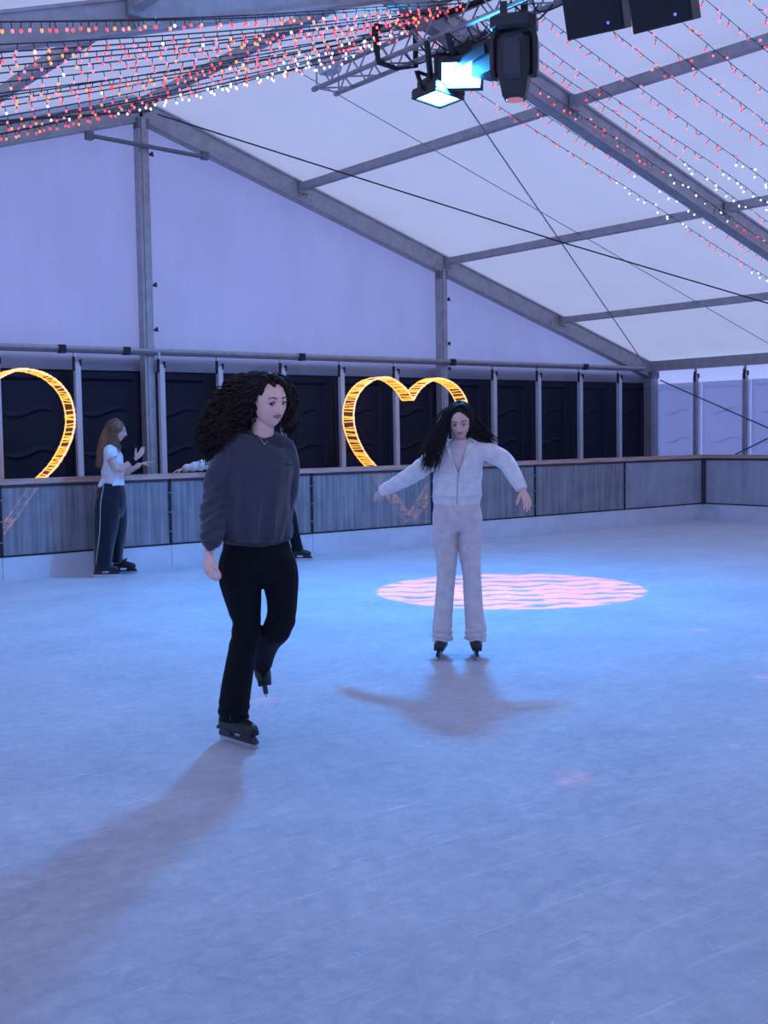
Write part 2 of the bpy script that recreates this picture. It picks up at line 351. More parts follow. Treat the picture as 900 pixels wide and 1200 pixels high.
# ------------------------------------------------------------------ rink boards
def boards(p0, ux, un, L, label, m=BOARD, joint=True):
    p0 = V(p0); ux = V(ux); un = V(un)
    t = empty('rink_board', p0+ux*L/2, label, 'rink board', 'rink board sections')
    def b(name, x0, x1, z0, z1, d0, d1, mm):
        bm = bmesh.new(); vs = []
        for dd in (d0, d1):
            for xx, zz in ((x0, z0), (x1, z0), (x1, z1), (x0, z1)): vs.append(bm.verts.new(p0+ux*xx+V((0, 0, zz))+un*dd))
        for f in ((0, 1, 2, 3), (7, 6, 5, 4), (0, 4, 5, 1), (1, 5, 6, 2), (2, 6, 7, 3), (3, 7, 4, 0)): bm.faces.new([vs[i] for i in f])
        bmesh.ops.recalc_face_normals(bm, faces=bm.faces)
        return obj(name, bm, mm, t)
    b('clear_sheet', .02, L-.02, ZK, 1.0, -.012, 0, m)
    b('kick_plate', .003, L-.003, 0, ZK, -.02, .012, KICK)
    b('kick_trim', .003, L-.003, ZK, ZK+.018, -.02, .016, GAP)
    b('frame_post', -.02, .02, ZK+.018, .985, -.06, .004, GAP)
    for z in (.4, .62, .84): 
        bm = bmesh.new(); c = p0+V((0, 0, z))+un*.012; bar(bm, c-ux*.03, c+ux*.03, .014, .016); obj('bolt', bm, ALUD, t)
    b('frame_channel', .02, L-.02, .965, 1.0, -.05, .008, RAILD)
    b('top_rail', 0, L, 1.0, ZRL, -.10, .03, RAILM)
    return t
x = XBD; i = 0
jl = ['beside the far corner', 'second from the far corner', 'right of the pale skater', 'behind the pale skater', 'directly behind the curly haired skater', 'under the right arm of the girl in white', 'behind the girl in white', 'at the far left']
while i < 8:
    boards((x-1.95, YBD, 0), (1, 0, 0), (0, -1, 0), 1.95, 'cloudy streaked rink board with wooden rail, %s' % jl[i], BOARDL if i == 0 else BOARD); x -= 1.95; i += 1
for k in range(3):
    boards((XBD, YBD-1.95*(k+1), 0), (0, 1, 0), (-1, 0, 0), 1.95, 'cloudy rink board under the pale panels, %s leading away from the corner' % names[k], BOARDL)
bm = bmesh.new(); box(bm, (XBD-.05, YBD-.06, ZK), (XBD+.05, YBD+.04, 1.0)); 
tag(obj('corner_post', bm, RAILD), 'dark post joining the rink boards at the far corner', 'post')

# ------------------------------------------------------------------ lit hearts behind the boards
GOLD = mat('warm_fairy_light', (1, .6, .15), .5, emis=(1, .42, .05), es=1.5)
GOLDW = mat('bright_rope_light', (1, .8, .5), .5, emis=(1, .55, .22), es=1.1)
HFR = mat('heart_frame', (.35, .25, .18), .5, .2)
def heart(cx, y, zc, s, label):
    t = empty('light_heart', (cx, y, -.1), label, 'light decoration', 'glowing hearts behind the boards')
    # half outline in units of s: top dip, lobe, flank, point
    half = [(0, .60), (.16, .84), (.42, 1.0), (.72, .92), (.93, .66), (1.0, .30), (.95, -.05), (.80, -.40), (.57, -.72), (.3, -1.2), (0, -1.66)]
    sp = spline(half, 8); out = [(p[0], p[1]) for p in sp]+[(-p[0], p[1]) for p in sp[::-1][1:-1]]
    P = [V((cx+a*s*1.39, y, zc+b*s)) for a, b in out]; n = len(P); ctr = V((cx, y, zc)); D = .12
    for dy, m_, r_ in ((-D, GOLDW, .011), (D, GOLDW, .011)):
        bm = bmesh.new(); tube(bm, [p+V((0, dy, 0)) for p in P+[P[0]]], r_, 6); obj('rope_light', bm, m_, t)
    bm = bmesh.new()
    for i in range(n):
        a, b_ = P[i], P[(i+1) % n]; bm.faces.new([bm.verts.new(v) for v in (a+V((0, -D, 0)), b_+V((0, -D, 0)), b_+V((0, D, 0)), a+V((0, D, 0)))])
    bmesh.ops.solidify(bm, geom=bm.faces[:], thickness=.01)
    obj('metal_band', bm, HFR, t)
    bm = bmesh.new(); rnd = random.Random(int(cx*10)); cum = 0
    for i in range(n):
        a, b_ = P[i], P[(i+1) % n]; L = (b_-a).length; m_ = max(2, int(L/.022))
        nrm = (b_-a).cross(V((0, 1, 0))).normalized()
        if nrm.dot(a-ctr) < 0: nrm = -nrm
        for j in range(m_):
            if rnd.random() < .38: continue
            p = a.lerp(b_, (j+rnd.random()*.6)/m_); q = a.lerp(b_, min(1.3, (j+rnd.uniform(-.8, 1.5))/m_))
            for sgn in (1, -1):
                tube(bm, [p+V((0, -D-.004, 0))+nrm*.012*sgn, q+V((0, D, 0))+nrm*.012*sgn], .0055, 4)
    obj('fairy_light_wrap', bm, GOLD, t)['kind'] = 'stuff'
    for sx in (-.12, .12):
        bm = bmesh.new(); bar(bm, (cx+sx, y, -.1), (cx+sx, y, zc-1.3*s), .03, .03, V((0, 1, 0))); obj('leg', bm, ALUD, t)
heart(10.39, 12.75, 1.49, .745, 'gold glowing heart arch of fairy lights behind the boards, left of the pale skater')
heart(4.40, 12.75, 1.49, .745, 'gold glowing heart arch of fairy lights, cut off by the left edge of the view')

# ------------------------------------------------------------------ lighting truss and fixtures
XT = 7.5
tr = empty('lighting_truss', (XT, 10.6, 5.1), 'silver box truss hung along the roof ridge carrying stage lights', 'truss')
TH = .29; zt = 5.16
corners = [(XT-TH/2, zt), (XT+TH/2, zt), (XT+TH/2, zt+TH), (XT-TH/2, zt+TH)]
y0, y1 = 10.55, 2.6
for c in corners:
    bm = bmesh.new(); tube(bm, [(c[0], y0, c[1]), (c[0], y1, c[1])], .025, 10); tube(bm, [(c[0], y0+.005, c[1]), (c[0], y0-.05, c[1])], .029, 10); obj('chord', bm, ALU, tr, True)
bm = bmesh.new(); n = int((y0-y1)/.25)
for i in range(n):
    a = y0-.06-i*.25; b_ = a-.25
    for k in range(4):
        c, d = corners[k], corners[(k+1) % 4]
        if i % 2: c, d = d, c
        tube(bm, [(c[0], a, c[1]), (d[0], b_, d[1])], .009, 6)
    if i == 0 :
        for k in range(4):
            c, d = corners[k], corners[(k+1) % 4]; tube(bm, [(c[0], a, c[1]), (d[0], a, d[1])], .009, 6)
obj('lattice', bm, ALU, tr)
# sling and clutter
BLK = mat('black_plastic', (.018, .018, .024), .42, var=.2, vscale=12); BLKS = mat('black_webbing', (.012, .012, .018), .8)
bm = bmesh.new(); y = 9.35
tube(bm, [(XT-.05, y+.1, roofz(XT)-.02), (XT-.2, y+.05, zt+.34), (XT-.2, y+.02, zt+.1), (XT-.19, y, zt-.03), (XT, y-.05, zt-.07), (XT+.2, y-.1, zt-.03), (XT+.2, y-.1, zt+.34), (XT+.02, y, roofz(XT)-.02)], [(.045, .016)]*8, 8, ref=(0, 1, 0))
tag(obj('lifting_sling', bm, BLKS), 'black webbing sling looped under the silver truss', 'strap')
bm = bmesh.new(); rnd = random.Random(3)
for i in range(9):
    yy = 8.9-i*.22; pts = [(XT-.15+rnd.uniform(-.03, .08), yy+.15, zt+.02), (XT-.05+rnd.uniform(-.1, .1), yy+.05, zt-.09-rnd.random()*.07), (XT+.1, yy-.05, zt-.04), (XT+.14, yy-.1, zt+.05)]
    tube(bm, [tuple(p) for p in spline(pts, 5)], .009, 5)
tube(bm, [tuple(p) for p in spline([(XT, 9.2, zt+.3), (XT+.02, 8, zt+.24), (XT, 7, zt+.28), (XT, 5, zt+.25)], 6)], .03, 6)
tag(obj('power_cable', bm, CABLE), 'black power cables looping along and below the truss', 'cable')
bm = bmesh.new(); box(bm, (XT-.18, 10.2, zt+.12), (XT-.02, 10.42, zt+.34)); bmesh.ops.bevel(bm, geom=bm.edges[:], offset=.02, segments=2)
tag(obj('junction_box', bm, PALEP), 'small pale box fixed near the far end of the truss', 'box')

# blue LED wash fixtures
LEDF = mat('led_face', (.2, .6, 1), .3, emis=(.12, .62, 1.0), es=30)
def aim(me, loc, d, up=V((0, 0, 1))):
    d = V(d).normalized(); s = d.cross(up).normalized(); u = s.cross(d)
    return Matrix.Translation(loc) @ Matrix((s, u, -d)).transposed().to_4x4()
def led(loc, d, up, wd, hg, label, power):
    t = empty('flood_light', loc, label, 'stage light'); M = aim(None, loc, d, up)
    def part(name, fn, m, par=t, sm=False):
        bm = bmesh.new(); fn(bm); bmesh.ops.transform(bm, matrix=M, verts=bm.verts); return obj(name, bm, m, par, sm)
    def hs(bm):
        box(bm, (-wd/2-.03, -hg/2-.03, 0.0), (wd/2+.03, hg/2+.03, .07)); bmesh.ops.bevel(bm, geom=bm.edges[:], offset=.012, segments=2)
        for k in range(9): box(bm, (-wd/2+.02+k*wd/9, -hg/2, .07), (-wd/2+.035+k*wd/9, hg/2, .13))
    part('housing', hs, BLK)
    def rim(bm):
        for a, b_ in (((-wd/2-.03, -hg/2-.03), (wd/2+.03, -hg/2)), ((-wd/2-.03, hg/2), (wd/2+.03, hg/2+.03)), ((-wd/2-.03, -hg/2), (-wd/2, hg/2)), ((wd/2, -hg/2), (wd/2+.03, hg/2))): box(bm, (*a, -.02), (*b_, .0))
    part('rim', rim, BLK)
    part('light_face', lambda bm: (box(bm, (-wd/2, -hg/2, -.006), (wd/2, hg/2, .0))), LEDF)
    def yk(bm):
        for s in (-1, 1): bar(bm, (s*(wd/2+.045), 0, .02), (s*(wd/2+.045), .1, .22), .015, .05, V((1, 0, 0)))
        bar(bm, (-(wd/2+.05), .1, .22), (wd/2+.05, .1, .22), .05, .012)
    part('yoke', yk, BLK)
    L = bpy.data.lights.new('blue_wash', 'AREA'); L.shape = 'RECTANGLE'; L.size = wd*.95; L.size_y = hg*.95; L.energy = power; L.color = (.03, .36, 1.0); L.spread = PI
    lo = bpy.data.objects.new('blue_wash', L); C.objects.link(lo); lo.parent = t; lo.matrix_local = Matrix.Translation(-V(loc)) @ M @ Matrix.Translation((0, 0, -.02))
    return t
led((XT+.0, 8.35, 4.80), (-.50, -.62, -.62), V((0, 0, 1)), .36, .24, 'lit blue flood light on the truss, the larger glowing panel facing the rink', 340)
led((XT-.02, 8.66, 4.66), (-.10, -.02, -1), V((0, 1, 0)), .30, .30, 'lit blue flood light tilted down, lower left of the glowing pair', 210)
bm = bmesh.new(); tube(bm, [(XT-.16, 8.35, zt-.01), (XT-.05, 8.4, 4.97)], .03, 8); tube(bm, [(XT-.16, 8.65, zt), (XT-.05, 8.72, 4.8)], .03, 8); bar(bm, (XT-.05, 7.95, 4.92), (XT-.05, 8.9, 4.80), .05, .09)
box(bm, (XT-.05, 7.85, 4.72), (XT+.2, 8.15, 5.0)); box(bm, (XT+.05, 8.15, 4.9), (XT+.25, 8.5, 5.1))
tag(obj('light_bracket', bm, BLK), 'black bracket and driver box holding the blue flood lights to the truss', 'bracket')

# moving head
def loft_box(bm, rows):
    """rows: (z, cx, cy, hx, hy, bevel) octagon rings"""
    prev = None
    for z, cx, cy, hx, hy, b in rows:
        c = [(hx-b, -hy), (hx, -hy+b), (hx, hy-b), (hx-b, hy), (-hx+b, hy), (-hx, hy-b), (-hx, -hy+b), (-hx+b, -hy)]
        vs = [bm.verts.new((cx+a, cy+d, z)) for a, d in c]
        if prev is None: bm.faces.new(vs[::-1])
        else:
            for k in range(8): bm.faces.new((prev[k], prev[(k+1) % 8], vs[(k+1) % 8], vs[k]))
        prev = vs
    bm.faces.new(prev)
mh = empty('moving_head_light', (XT-.12, 7.52, 4.4), 'black moving head stage light hanging nose down from the truss', 'stage light')
MR = Matrix.Translation((XT-.12, 7.52, 0)) @ Matrix.Rotation(-.9, 4, 'Z')
def mpart(name, fn, m, par=mh):
    bm = bmesh.new(); fn(bm); bmesh.ops.transform(bm, matrix=MR, verts=bm.verts); bmesh.ops.recalc_face_normals(bm, faces=bm.faces); return obj(name, bm, m, par)
mpart('base', lambda bm: loft_box(bm, [(4.93, 0, 0, .17, .12, .05), (4.96, 0, 0, .2, .15, .06), (5.04, 0, 0, .2, .15, .06), (5.07, 0, 0, .16, .11, .04)]), BLK)
def arms(bm):
    for s in (-1, 1): loft_box(bm, [(4.55, s*.17, 0, .028, .06, .02), (4.62, s*.175, 0, .033, .085, .03), (4.85, s*.175, 0, .033, .1, .03), (4.94, s*.15, 0, .04, .1, .03)])
mpart('yoke', arms, BLK)
mpart('head', lambda bm: loft_box(bm, [(4.36, 0, 0, .085, .085, .03), (4.38, 0, 0, .1, .1, .035), (4.52, 0, 0, .125, .125, .04), (4.60, 0, 0, .145, .14, .05), (4.86, 0, 0, .145, .14, .05), (4.90, 0, 0, .12, .12, .04)]), BLK)
mpart('cover', lambda bm: loft_box(bm, [(4.50, 0, -.12, .06, .02, .01), (4.54, 0, -.14, .075, .025, .01), (4.80, 0, -.15, .075, .03, .01), (4.84, 0, -.14, .06, .02, .01)]), mat('charcoal_plastic', (.035, .035, .045), .35))
mpart('lens', lambda bm: tube(bm, [(0, 0, 4.37), (0, 0, 4.352)], .075, 20), mat('lens_glass', (.1, .05, .08), .1, emis=(1, .4, .6), es=.4))
mpart('clamp', lambda bm: [bar(bm, (s*.09, 0, 5.05), (s*.09, 0, 5.2), .05, .06, V((1, 0, 0))) for s in (-1, 1)], BLK)
# its patterned pink beam
GL = bpy.data.lights.new('gobo_beam', 'SPOT'); GL.energy = 1500; GL.color = (1, .17, .26); GL.spot_size = 2*math.atan(1.235/4.3)*1.001; GL.spot_blend = .02; GL.shadow_soft_size = .02
go = bpy.data.objects.new('gobo_beam', GL); C.objects.link(go); go.parent = mh
tgt = V((7.58, 7.83, 0)); src = V((XT-.12, 7.52, 4.33)); Mg = aim(None, src, tgt-src, V((0, 1, 0))); go.matrix_local = Matrix.Translation(-V(mh.location)) @ Mg
GL.use_nodes = True; nt = GL.node_tree; em = nt.nodes['Emission']; L_ = nt.links
tc = nt.nodes.new('ShaderNodeTexCoord'); sp = nt.nodes.new('ShaderNodeSeparateXYZ'); L_.new(tc.outputs['Normal'], sp.inputs[0])
def mth(op, a, b=None):
    n = nt.nodes.new('ShaderNodeMath'); n.operation = op
    for i, x in enumerate((a, b)):
        if x is None: continue
        if isinstance(x, (int, float)): n.inputs[i].default_value = x
        else: L_.new(x, n.inputs[i])
    return n.outputs[0]
gx = mth('DIVIDE', sp.outputs[0], sp.outputs[2]); gy = mth('DIVIDE', sp.outputs[1], sp.outputs[2])
a_ = .664   # turn the bands so they lie across the view
ga = mth('ADD', mth('MULTIPLY', gx, math.cos(a_)), mth('MULTIPLY', gy, -math.sin(a_))); gb = mth('ADD', mth('MULTIPLY', gx, math.sin(a_)), mth('MULTIPLY', gy, math.cos(a_)))
cb = nt.nodes.new('ShaderNodeCombineXYZ'); L_.new(mth('MULTIPLY', ga, 9), cb.inputs[0]); L_.new(mth('MULTIPLY', gb, 26), cb.inputs[1])
nz = nt.nodes.new('ShaderNodeTexNoise'); nz.inputs['Scale'].default_value = 1.3; nz.inputs['Detail'].default_value = 1; L_.new(cb.outputs[0], nz.inputs['Vector'])
ph = mth('ADD', mth('MULTIPLY', gb, 88), mth('MULTIPLY', nz.outputs['Fac'], 9))
ph = mth('ADD', ph, mth('MULTIPLY', mth('SINE', mth('MULTIPLY', ga, 55)), .9))
st = mth('ADD', mth('SINE', ph), mth('MULTIPLY', mth('SUBTRACT', nz.outputs['Fac'], .5), 3.5))
cr = nt.nodes.new('ShaderNodeMapRange'); cr.inputs['From Min'].default_value = -.75; cr.inputs['From Max'].default_value = -.45; cr.inputs['To Min'].default_value = .04; L_.new(st, cr.inputs['Value'])
L_.new(cr.outputs[0], em.inputs['Strength']); em.inputs['Color'].default_value = (1, 1, 1, 1)
# faint coloured specks thrown by the same fixture
for px_, py_, col in ((3.41, 5.48, (1, .2, .25)), (3.60, 3.35, (1, .15, .25)), (7.03, 5.29, (1, .2, .3)), (5.95, 4.01, (1, .2, .3))):
    s_ = bpy.data.lights.new('speck_beam', 'SPOT'); s_.energy = 420; s_.color = col; s_.spot_size = .03; s_.spot_blend = .9; s_.shadow_soft_size = .01
    so = bpy.data.objects.new('speck_beam', s_); C.objects.link(so); so.parent = mh; src2 = src+V((0, 0, -.02)); so.matrix_local = Matrix.Translation(-V(mh.location)) @ aim(None, src2, V((px_, py_, 0))-src2)

# hanging loudspeakers
def speaker(loc, rx, rz, label):
    t = empty('loudspeaker', loc, label, 'loudspeaker', 'hanging loudspeakers')
    M = Matrix.Translation(loc) @ Matrix.Rotation(rz, 4, 'Z') @ Matrix.Rotation(rx, 4, 'X')
    def part(name, fn, m):
        bm = bmesh.new(); fn(bm); bmesh.ops.recalc_face_normals(bm, faces=bm.faces); bmesh.ops.transform(bm, matrix=M, verts=bm.verts); obj(name, bm, m, t)
    def cab(bm):
        # trapezoid plan cabinet
        prof = [(-.25, -.17), (.25, -.17), (.25, -.02), (.12, .17), (-.12, .17), (-.25, -.02)]
        a = [bm.verts.new((x, y, -.19)) for x, y in prof]; b_ = [bm.verts.new((x, y, .19)) for x, y in prof]
        bm.faces.new(a[::-1]); bm.faces.new(b_)
        for k in range(6): bm.faces.new((a[k], a[(k+1) % 6], b_[(k+1) % 6], b_[k]))
        bmesh.ops.bevel(bm, geom=bm.edges[:], offset=.008, segments=1)
    part('cabinet', cab, BLK); part('grille', lambda bm: box(bm, (-.235, -.18, -.175), (.235, -.17, .175)), mat('speaker_grille', (.01, .01, .014), .7, bump=.5, bscale=300))
    part('bracket', lambda bm: (bar(bm, (-.26, 0, 0), (-.26, 0, .3), .04, .01, V((1, 0, 0))), bar(bm, (.26, 0, 0), (.26, 0, .3), .04, .01, V((1, 0, 0))), bar(bm, (-.27, 0, .3), (.27, 0, .3), .04, .01)), BLK)
    part('indicator', lambda bm: ball(bm, (.12, -.186, -.12), .012, 8, 6), mat('blue_indicator', (.1, .1, .6), .3, emis=(.15, .15, 1), es=1.5))
speaker((XT-.02, 6.62, 4.90), .35, -1.25, 'black hanging loudspeaker nearer the moving head light, left of the pair')
speaker((XT+.05, 5.99, 4.80), .35, -1.35, 'black hanging loudspeaker with angled back, right of the pair')

# ------------------------------------------------------------------ fairy light strings
def bulbmat(n, c, e): return mat(n, c, .4, emis=c, es=e)
BULB = [bulbmat('red_bulb', (1, .06, .06), 1.6), bulbmat('orange_bulb', (1, .22, .05), 2.0), bulbmat('pink_bulb', (1, .20, .22), 1.3), bulbmat('white_bulb', (1, .93, .88), 1.6)]
for m_ in BULB: m_.cycles.emission_sampling = 'NONE'
BM = []
for m_ in BULB:
    bm = bmesh.new(); tube(bm, [(0, 0, 0), (0, 0, -.045)], .004, 4); ball(bm, (0, 0, -.060), .0115, 6, 5, 1, (1, 1, 1.3)); me = bpy.data.meshes.new('light_bulb'); bm.to_mesh(me); bm.free(); me.materials.append(CABLE); me.materials.append(m_); BM.append(me)
def light_string(pts, colfn, label, group, seed, gap=.105, swing=.3, r=.0055):
    rnd = random.Random(seed); S = [V(p) for p in spline(pts, 6)]
    t = empty('string_light', S[0], label, 'string lights', group)
    bm = bmesh.new(); tube(bm, S, r, 4); obj('cable', bm, CABLE, t)
    acc = rnd.random()*gap; n = 0
    for a, b in zip(S, S[1:]):
        L = (b-a).length; d = acc
        while d < L and n < 98:
            p = a.lerp(b, d/L); k = colfn(p, rnd)
            if k is not None:
                o = bpy.data.objects.new('light_bulb', BM[k]); C.objects.link(o); o.parent = t; o.location = p-S[0]; o.rotation_euler = (rnd.uniform(-swing, swing), rnd.uniform(-swing, swing), 0); n += 1
            d += gap*rnd.uniform(.75, 1.25)
        acc = d-L
def leftcol(p, rnd):
    if p.x > 7.0-.12*(12-p.y): return 3 if rnd.random() < .85 else 0
    return rnd.choices((0, 1, 2, 3), (.45, .22, .28, .05))[0]
def rightcol(p, rnd):
    d = p.x-XR+rnd.uniform(-.15, .15)
    if 3.9 < d < 5.2 or 6.6 < d < 7.6: return 3
    return 0 if rnd.random() < .6 else 2
ORD = 'first second third fourth fifth sixth seventh eighth ninth tenth eleventh twelfth thirteenth fourteenth fifteenth sixteenth seventeenth eighteenth nineteenth twentieth twenty-first twenty-second'.split()
i = 0
for n_, y in enumerate((13.3, 12.9, 12.4, 12.0, 11.5, 11.1, 10.7, 10.3, 9.95, 9.6, 9.3, 9.0, 8.7, 8.4, 8.1, 7.85, 7.6)):
    rnd = random.Random(i); dz = rnd.uniform(-.07, .04); ye = 10.15-(13.3-y)*.34+rnd.uniform(-.1, .1); far = max(0, (y-9.0)/4.3)
    A = V((2.5, y, roofz(2.5)-.24+dz)); B_ = V((7.42, ye, 5.40+rnd.uniform(-.05, .05)))
    pts = [A.lerp(B_, t)-V((0, 0, .05*math.sin(PI*t))) for t in (0, .25, .5, .75, 1)]
    def lc(p, rnd, A=A, B_=B_, far=far):
        t = (p.x-A.x)/(B_.x-A.x)+rnd.uniform(-.04, .04)
        if far > .25 and t > 1.0-.42*far: return 3 if rnd.random() < .88 else 0
        return rnd.choices((0, 1, 2, 3), (.50, .20, .26, .04))[0]
    light_string(pts, lc, 'red and orange fairy light string left of the ridge, %s from the far gable' % ORD[n_], 'fairy light strings left of the ridge', 100+i, gap=.13)
    i += 1
y = 9.35; n_ = 0
while y > 3.4:
    rnd = random.Random(500+i); dz = rnd.uniform(-.04, .04)
    xe = 16.4
    pts = [(7.7, y, roofz(7.7)-.15+dz)]+[(7.7+(xe-7.7)*k/5, y+rnd.uniform(-.03, .03), roofz(7.7+(xe-7.7)*k/5)-.13-.03*(k % 2)+dz) for k in range(1, 6)]
    light_string(pts, rightcol, 'red and white banded fairy light string on the right slope, %s from far gable' % ORD[n_], 'fairy light strings on the right slope', 300+i, gap=.125, swing=1.2, r=.004)
    y -= .33; i += 1; n_ += 1

# ------------------------------------------------------------------ people
from mathutils.bvhtree import BVHTree
def rnz(v): return v.normalized()
def topx(P):
    """where world points fall in the 900x1200 frame (used to trim and seam garments)"""
    d = P-np.array([0, 0, H]); z = d@np.array(FW)
    return np.stack([450+FPX*(d@np.array(RT))/z, 600-FPX*(d@np.array(UP))/z], -1)
class Figure:
    def __init__(s, root, label):
        s.root = V(root); s.n = V((root[0], root[1], 0)).normalized(); s.R = V((s.n.y, -s.n.x, 0)); s.F = -s.n; s.D = V((root[0], root[1], 0)).length
        s.k = FPX/((s.root-V((0, 0, H))).dot(FW)); s.e = empty('person', root, label, 'person'); s.bm = bmesh.new()
    def W(s, px, py, t=0):
        d = FW+RT*((px-450)/FPX)+UP*((600-py)/FPX); u = (s.D-t)/d.dot(s.n); return V((0, 0, H))+d*u
    def dir(s, yaw, pitch=0):    # yaw 0 looks at the camera, + turns to the viewer's right
        return (s.F*math.cos(yaw)+s.R*math.sin(yaw))*math.cos(pitch)+V((0, 0, 1))*math.sin(pitch)
    def T(s, bm, rows, ref=None, seg=16, m=4, sc=1):
        rows = [tuple(r) if len(r) > 4 else tuple(r)+(r[3],) for r in rows]; q = spline(rows, m) if m else rows
        tube(bm, [s.W(*r[:3]) for r in q], [(r[3]/s.k*sc, (r[4] if len(r) > 4 else r[3])/s.k*sc) for r in q], seg, ref or s.R)
    def hit(s, bvh, px, py, off=.002):
        o = V((0, 0, H)); d = (FW+RT*((px-450)/FPX)+UP*((600-py)/FPX)).normalized(); p, n, _, _ = bvh.ray_cast(o, d)
        return p+n*off if p else None
    def line(s, name, bvh, pts, r, m, parent, off=.002, sub=5, closed=False):
        P = [s.hit(bvh, a, b, off) for a, b in [tuple(x) for x in spline(pts, sub)]]; P = [p for p in P if p]
        if len(P) < 2: return
        bm = bmesh.new(); tube(bm, P, r, 6); return obj(name, bm, m, parent, True)
    def part(s, name, me, m, parent=None):
        for x in (m if isinstance(m, (list, tuple)) else [m]): me.materials.append(x)
        return place(name, me, parent or s.e)
def bvh_of(me): return BVHTree.FromPolygons([v.co.copy() for v in me.vertices], [tuple(p.vertices) for p in me.polygons])
def frame(pos, fwd, roll=0, up=V((0, 0, 1))):
    f = V(fwd).normalized(); x = f.cross(up).normalized(); z = x.cross(f)
    return Matrix.Translation(pos) @ Matrix((x, f, z)).transposed().to_4x4() @ Matrix.Rotation(roll, 4, 'Y')
def head_shell(bm, M, s=1.0, long=1.0, jaw=.28, wide=1.0):
    nu, nv = 96, 72; rows = []
    g = lambda a, b: math.exp(-(a/b)**2)
    for j in range(1, nv):
        th = PI*j/nv; row = []
        for i in range(nu):
            ph = 2*PI*i/nu; X = math.sin(th)*math.cos(ph); Y = math.sin(th)*math.sin(ph); Z = math.cos(th)
            x, y, z = X*.072, Y*.092, Z*.115
            if Z < 0:
                t = -Z; x *= 1-jaw*t**1.4; y *= (1-.04*t) if Y > 0 else (1-.5*t**1.1)
            else: x *= 1+.05*math.sin(PI*Z); y *= 1.02
            if Y > 0:
                f = min(1, Y*2.2); ax = abs(x); d = 0
                d += .004*g(z-.024, .010)*g(x, .05)
                d -= .011*g(ax-.031, .015)*g(z-.004, .012)
                nz_ = min(1, max(0, (.020-z)/.052)); a = .003+.025*nz_**1.1
                if z > .020: a = .003*g(z-.020, .015)
                if z < -.034: a *= g(z+.034, .0075)
                d += a*g(x, .0075+.0055*nz_)
                d += .005*g(ax-.012, .006)*g(z+.032, .007)
                d += .0065*g(z+.053, .0055)*g(x, .022)+.007*g(z+.065, .0065)*g(x, .019)
                d -= .0035*g(z+.059, .0022)*g(x, .024)
                d += .006*g(z+.094, .015)*g(x, .022)-.003*g(z+.078, .006)*g(x, .02)
                d += .005*g(ax-.044, .018)*g(z+.020, .022)
                y += d*f
            row.append(bm.verts.new(M @ V((x*s*wide, y*s, z*s*long))))
        rows.append(row)
    top = bm.verts.new(M @ V((0, 0, .115*s*long))); bot = bm.verts.new(M @ V((0, -.0, -.115*s*long)))
    for j in range(len(rows)-1):
        for i in range(nu): bm.faces.new((rows[j][i], rows[j+1][i], rows[j+1][(i+1) % nu], rows[j][(i+1) % nu]))
    for i in range(nu): bm.faces.new((top, rows[0][i], rows[0][(i+1) % nu])); bm.faces.new((bot, rows[-1][(i+1) % nu], rows[-1][i]))
    for sx in (-1, 1):
        ear = [(sx*.070, .006, .018), (sx*.078, -.004, .026), (sx*.081, -.016, .016), (sx*.079, -.016, -.004), (sx*.073, -.004, -.026)]
        tube(bm, [M @ V((a*s, b*s, c*s)) for a, b, c in ear], .0065*s, 8); ball(bm, M @ V((sx*.073*s, -.006*s, .0)), .013*s, 10, 8, 0, (.7, .9, 1.4))
def face_features(fig, M, s, brow, iris, look=0):
    WH = EYEW
    for sx in (-1, 1):
        bm = bmesh.new(); ball(bm, V((0, 0, 0)), .0118*s, 16, 12); bmesh.ops.transform(bm, matrix=M @ Matrix.Translation((sx*.031*s, .0755*s, .003*s)), verts=bm.verts); e = obj('eye', bm, WH, fig.e, True)
        bm = bmesh.new(); ball(bm, V((0, 0, 0)), .0066*s, 12, 8); bmesh.ops.transform(bm, matrix=M @ Matrix.Translation((sx*.031*s+look*s, .0812*s, (-.003)*s)), verts=bm.verts); obj('iris', bm, iris, e, True)
        bm = bmesh.new(); pts = [(sx*(.031-.016), .083, .002), (sx*(.031-.008), .0885, .009), (sx*.031, .0895, .0105), (sx*(.031+.009), .0865, .0075), (sx*(.031+.018), .079, .001)]
        tube(bm, [M @ V((a*s, b*s, (c-.0025)*s)) for a, b, c in [tuple(q) for q in spline(pts, 4)]], .0024*s, 6); obj('upper_lash', bm, brow, e, True)
        # eyelid folded over the ball
        bm = bmesh.new(); ball(bm, V((0, 0, 0)), .0127*s, 16, 12)
        bmesh.ops.bisect_plane(bm, geom=bm.verts[:]+bm.edges[:]+bm.faces[:], plane_co=(0, 0, .0005*s), plane_no=(0, -.25, 1), clear_inner=True)
        bmesh.ops.transform(bm, matrix=M @ Matrix.Translation((sx*.031*s, .0755*s, .003*s)), verts=bm.verts); obj('eyelid', bm, fig.skin, e, True)
        bm = bmesh.new(); pts = [(sx*.012, .092, .022), (sx*.026, .0945, .028), (sx*.040, .089, .030), (sx*.052, .078, .023)]
        q = spline(pts, 4); tube(bm, [M @ V((a*s, b*s, c*s)) for a, b, c in [tuple(x) for x in q]], [(.0035*s*(1-.6*i/len(q)), .0022*s) for i in range(len(q))], 6, ref=V((0, 0, 1))); obj('eyebrow', bm, brow, fig.e, True)
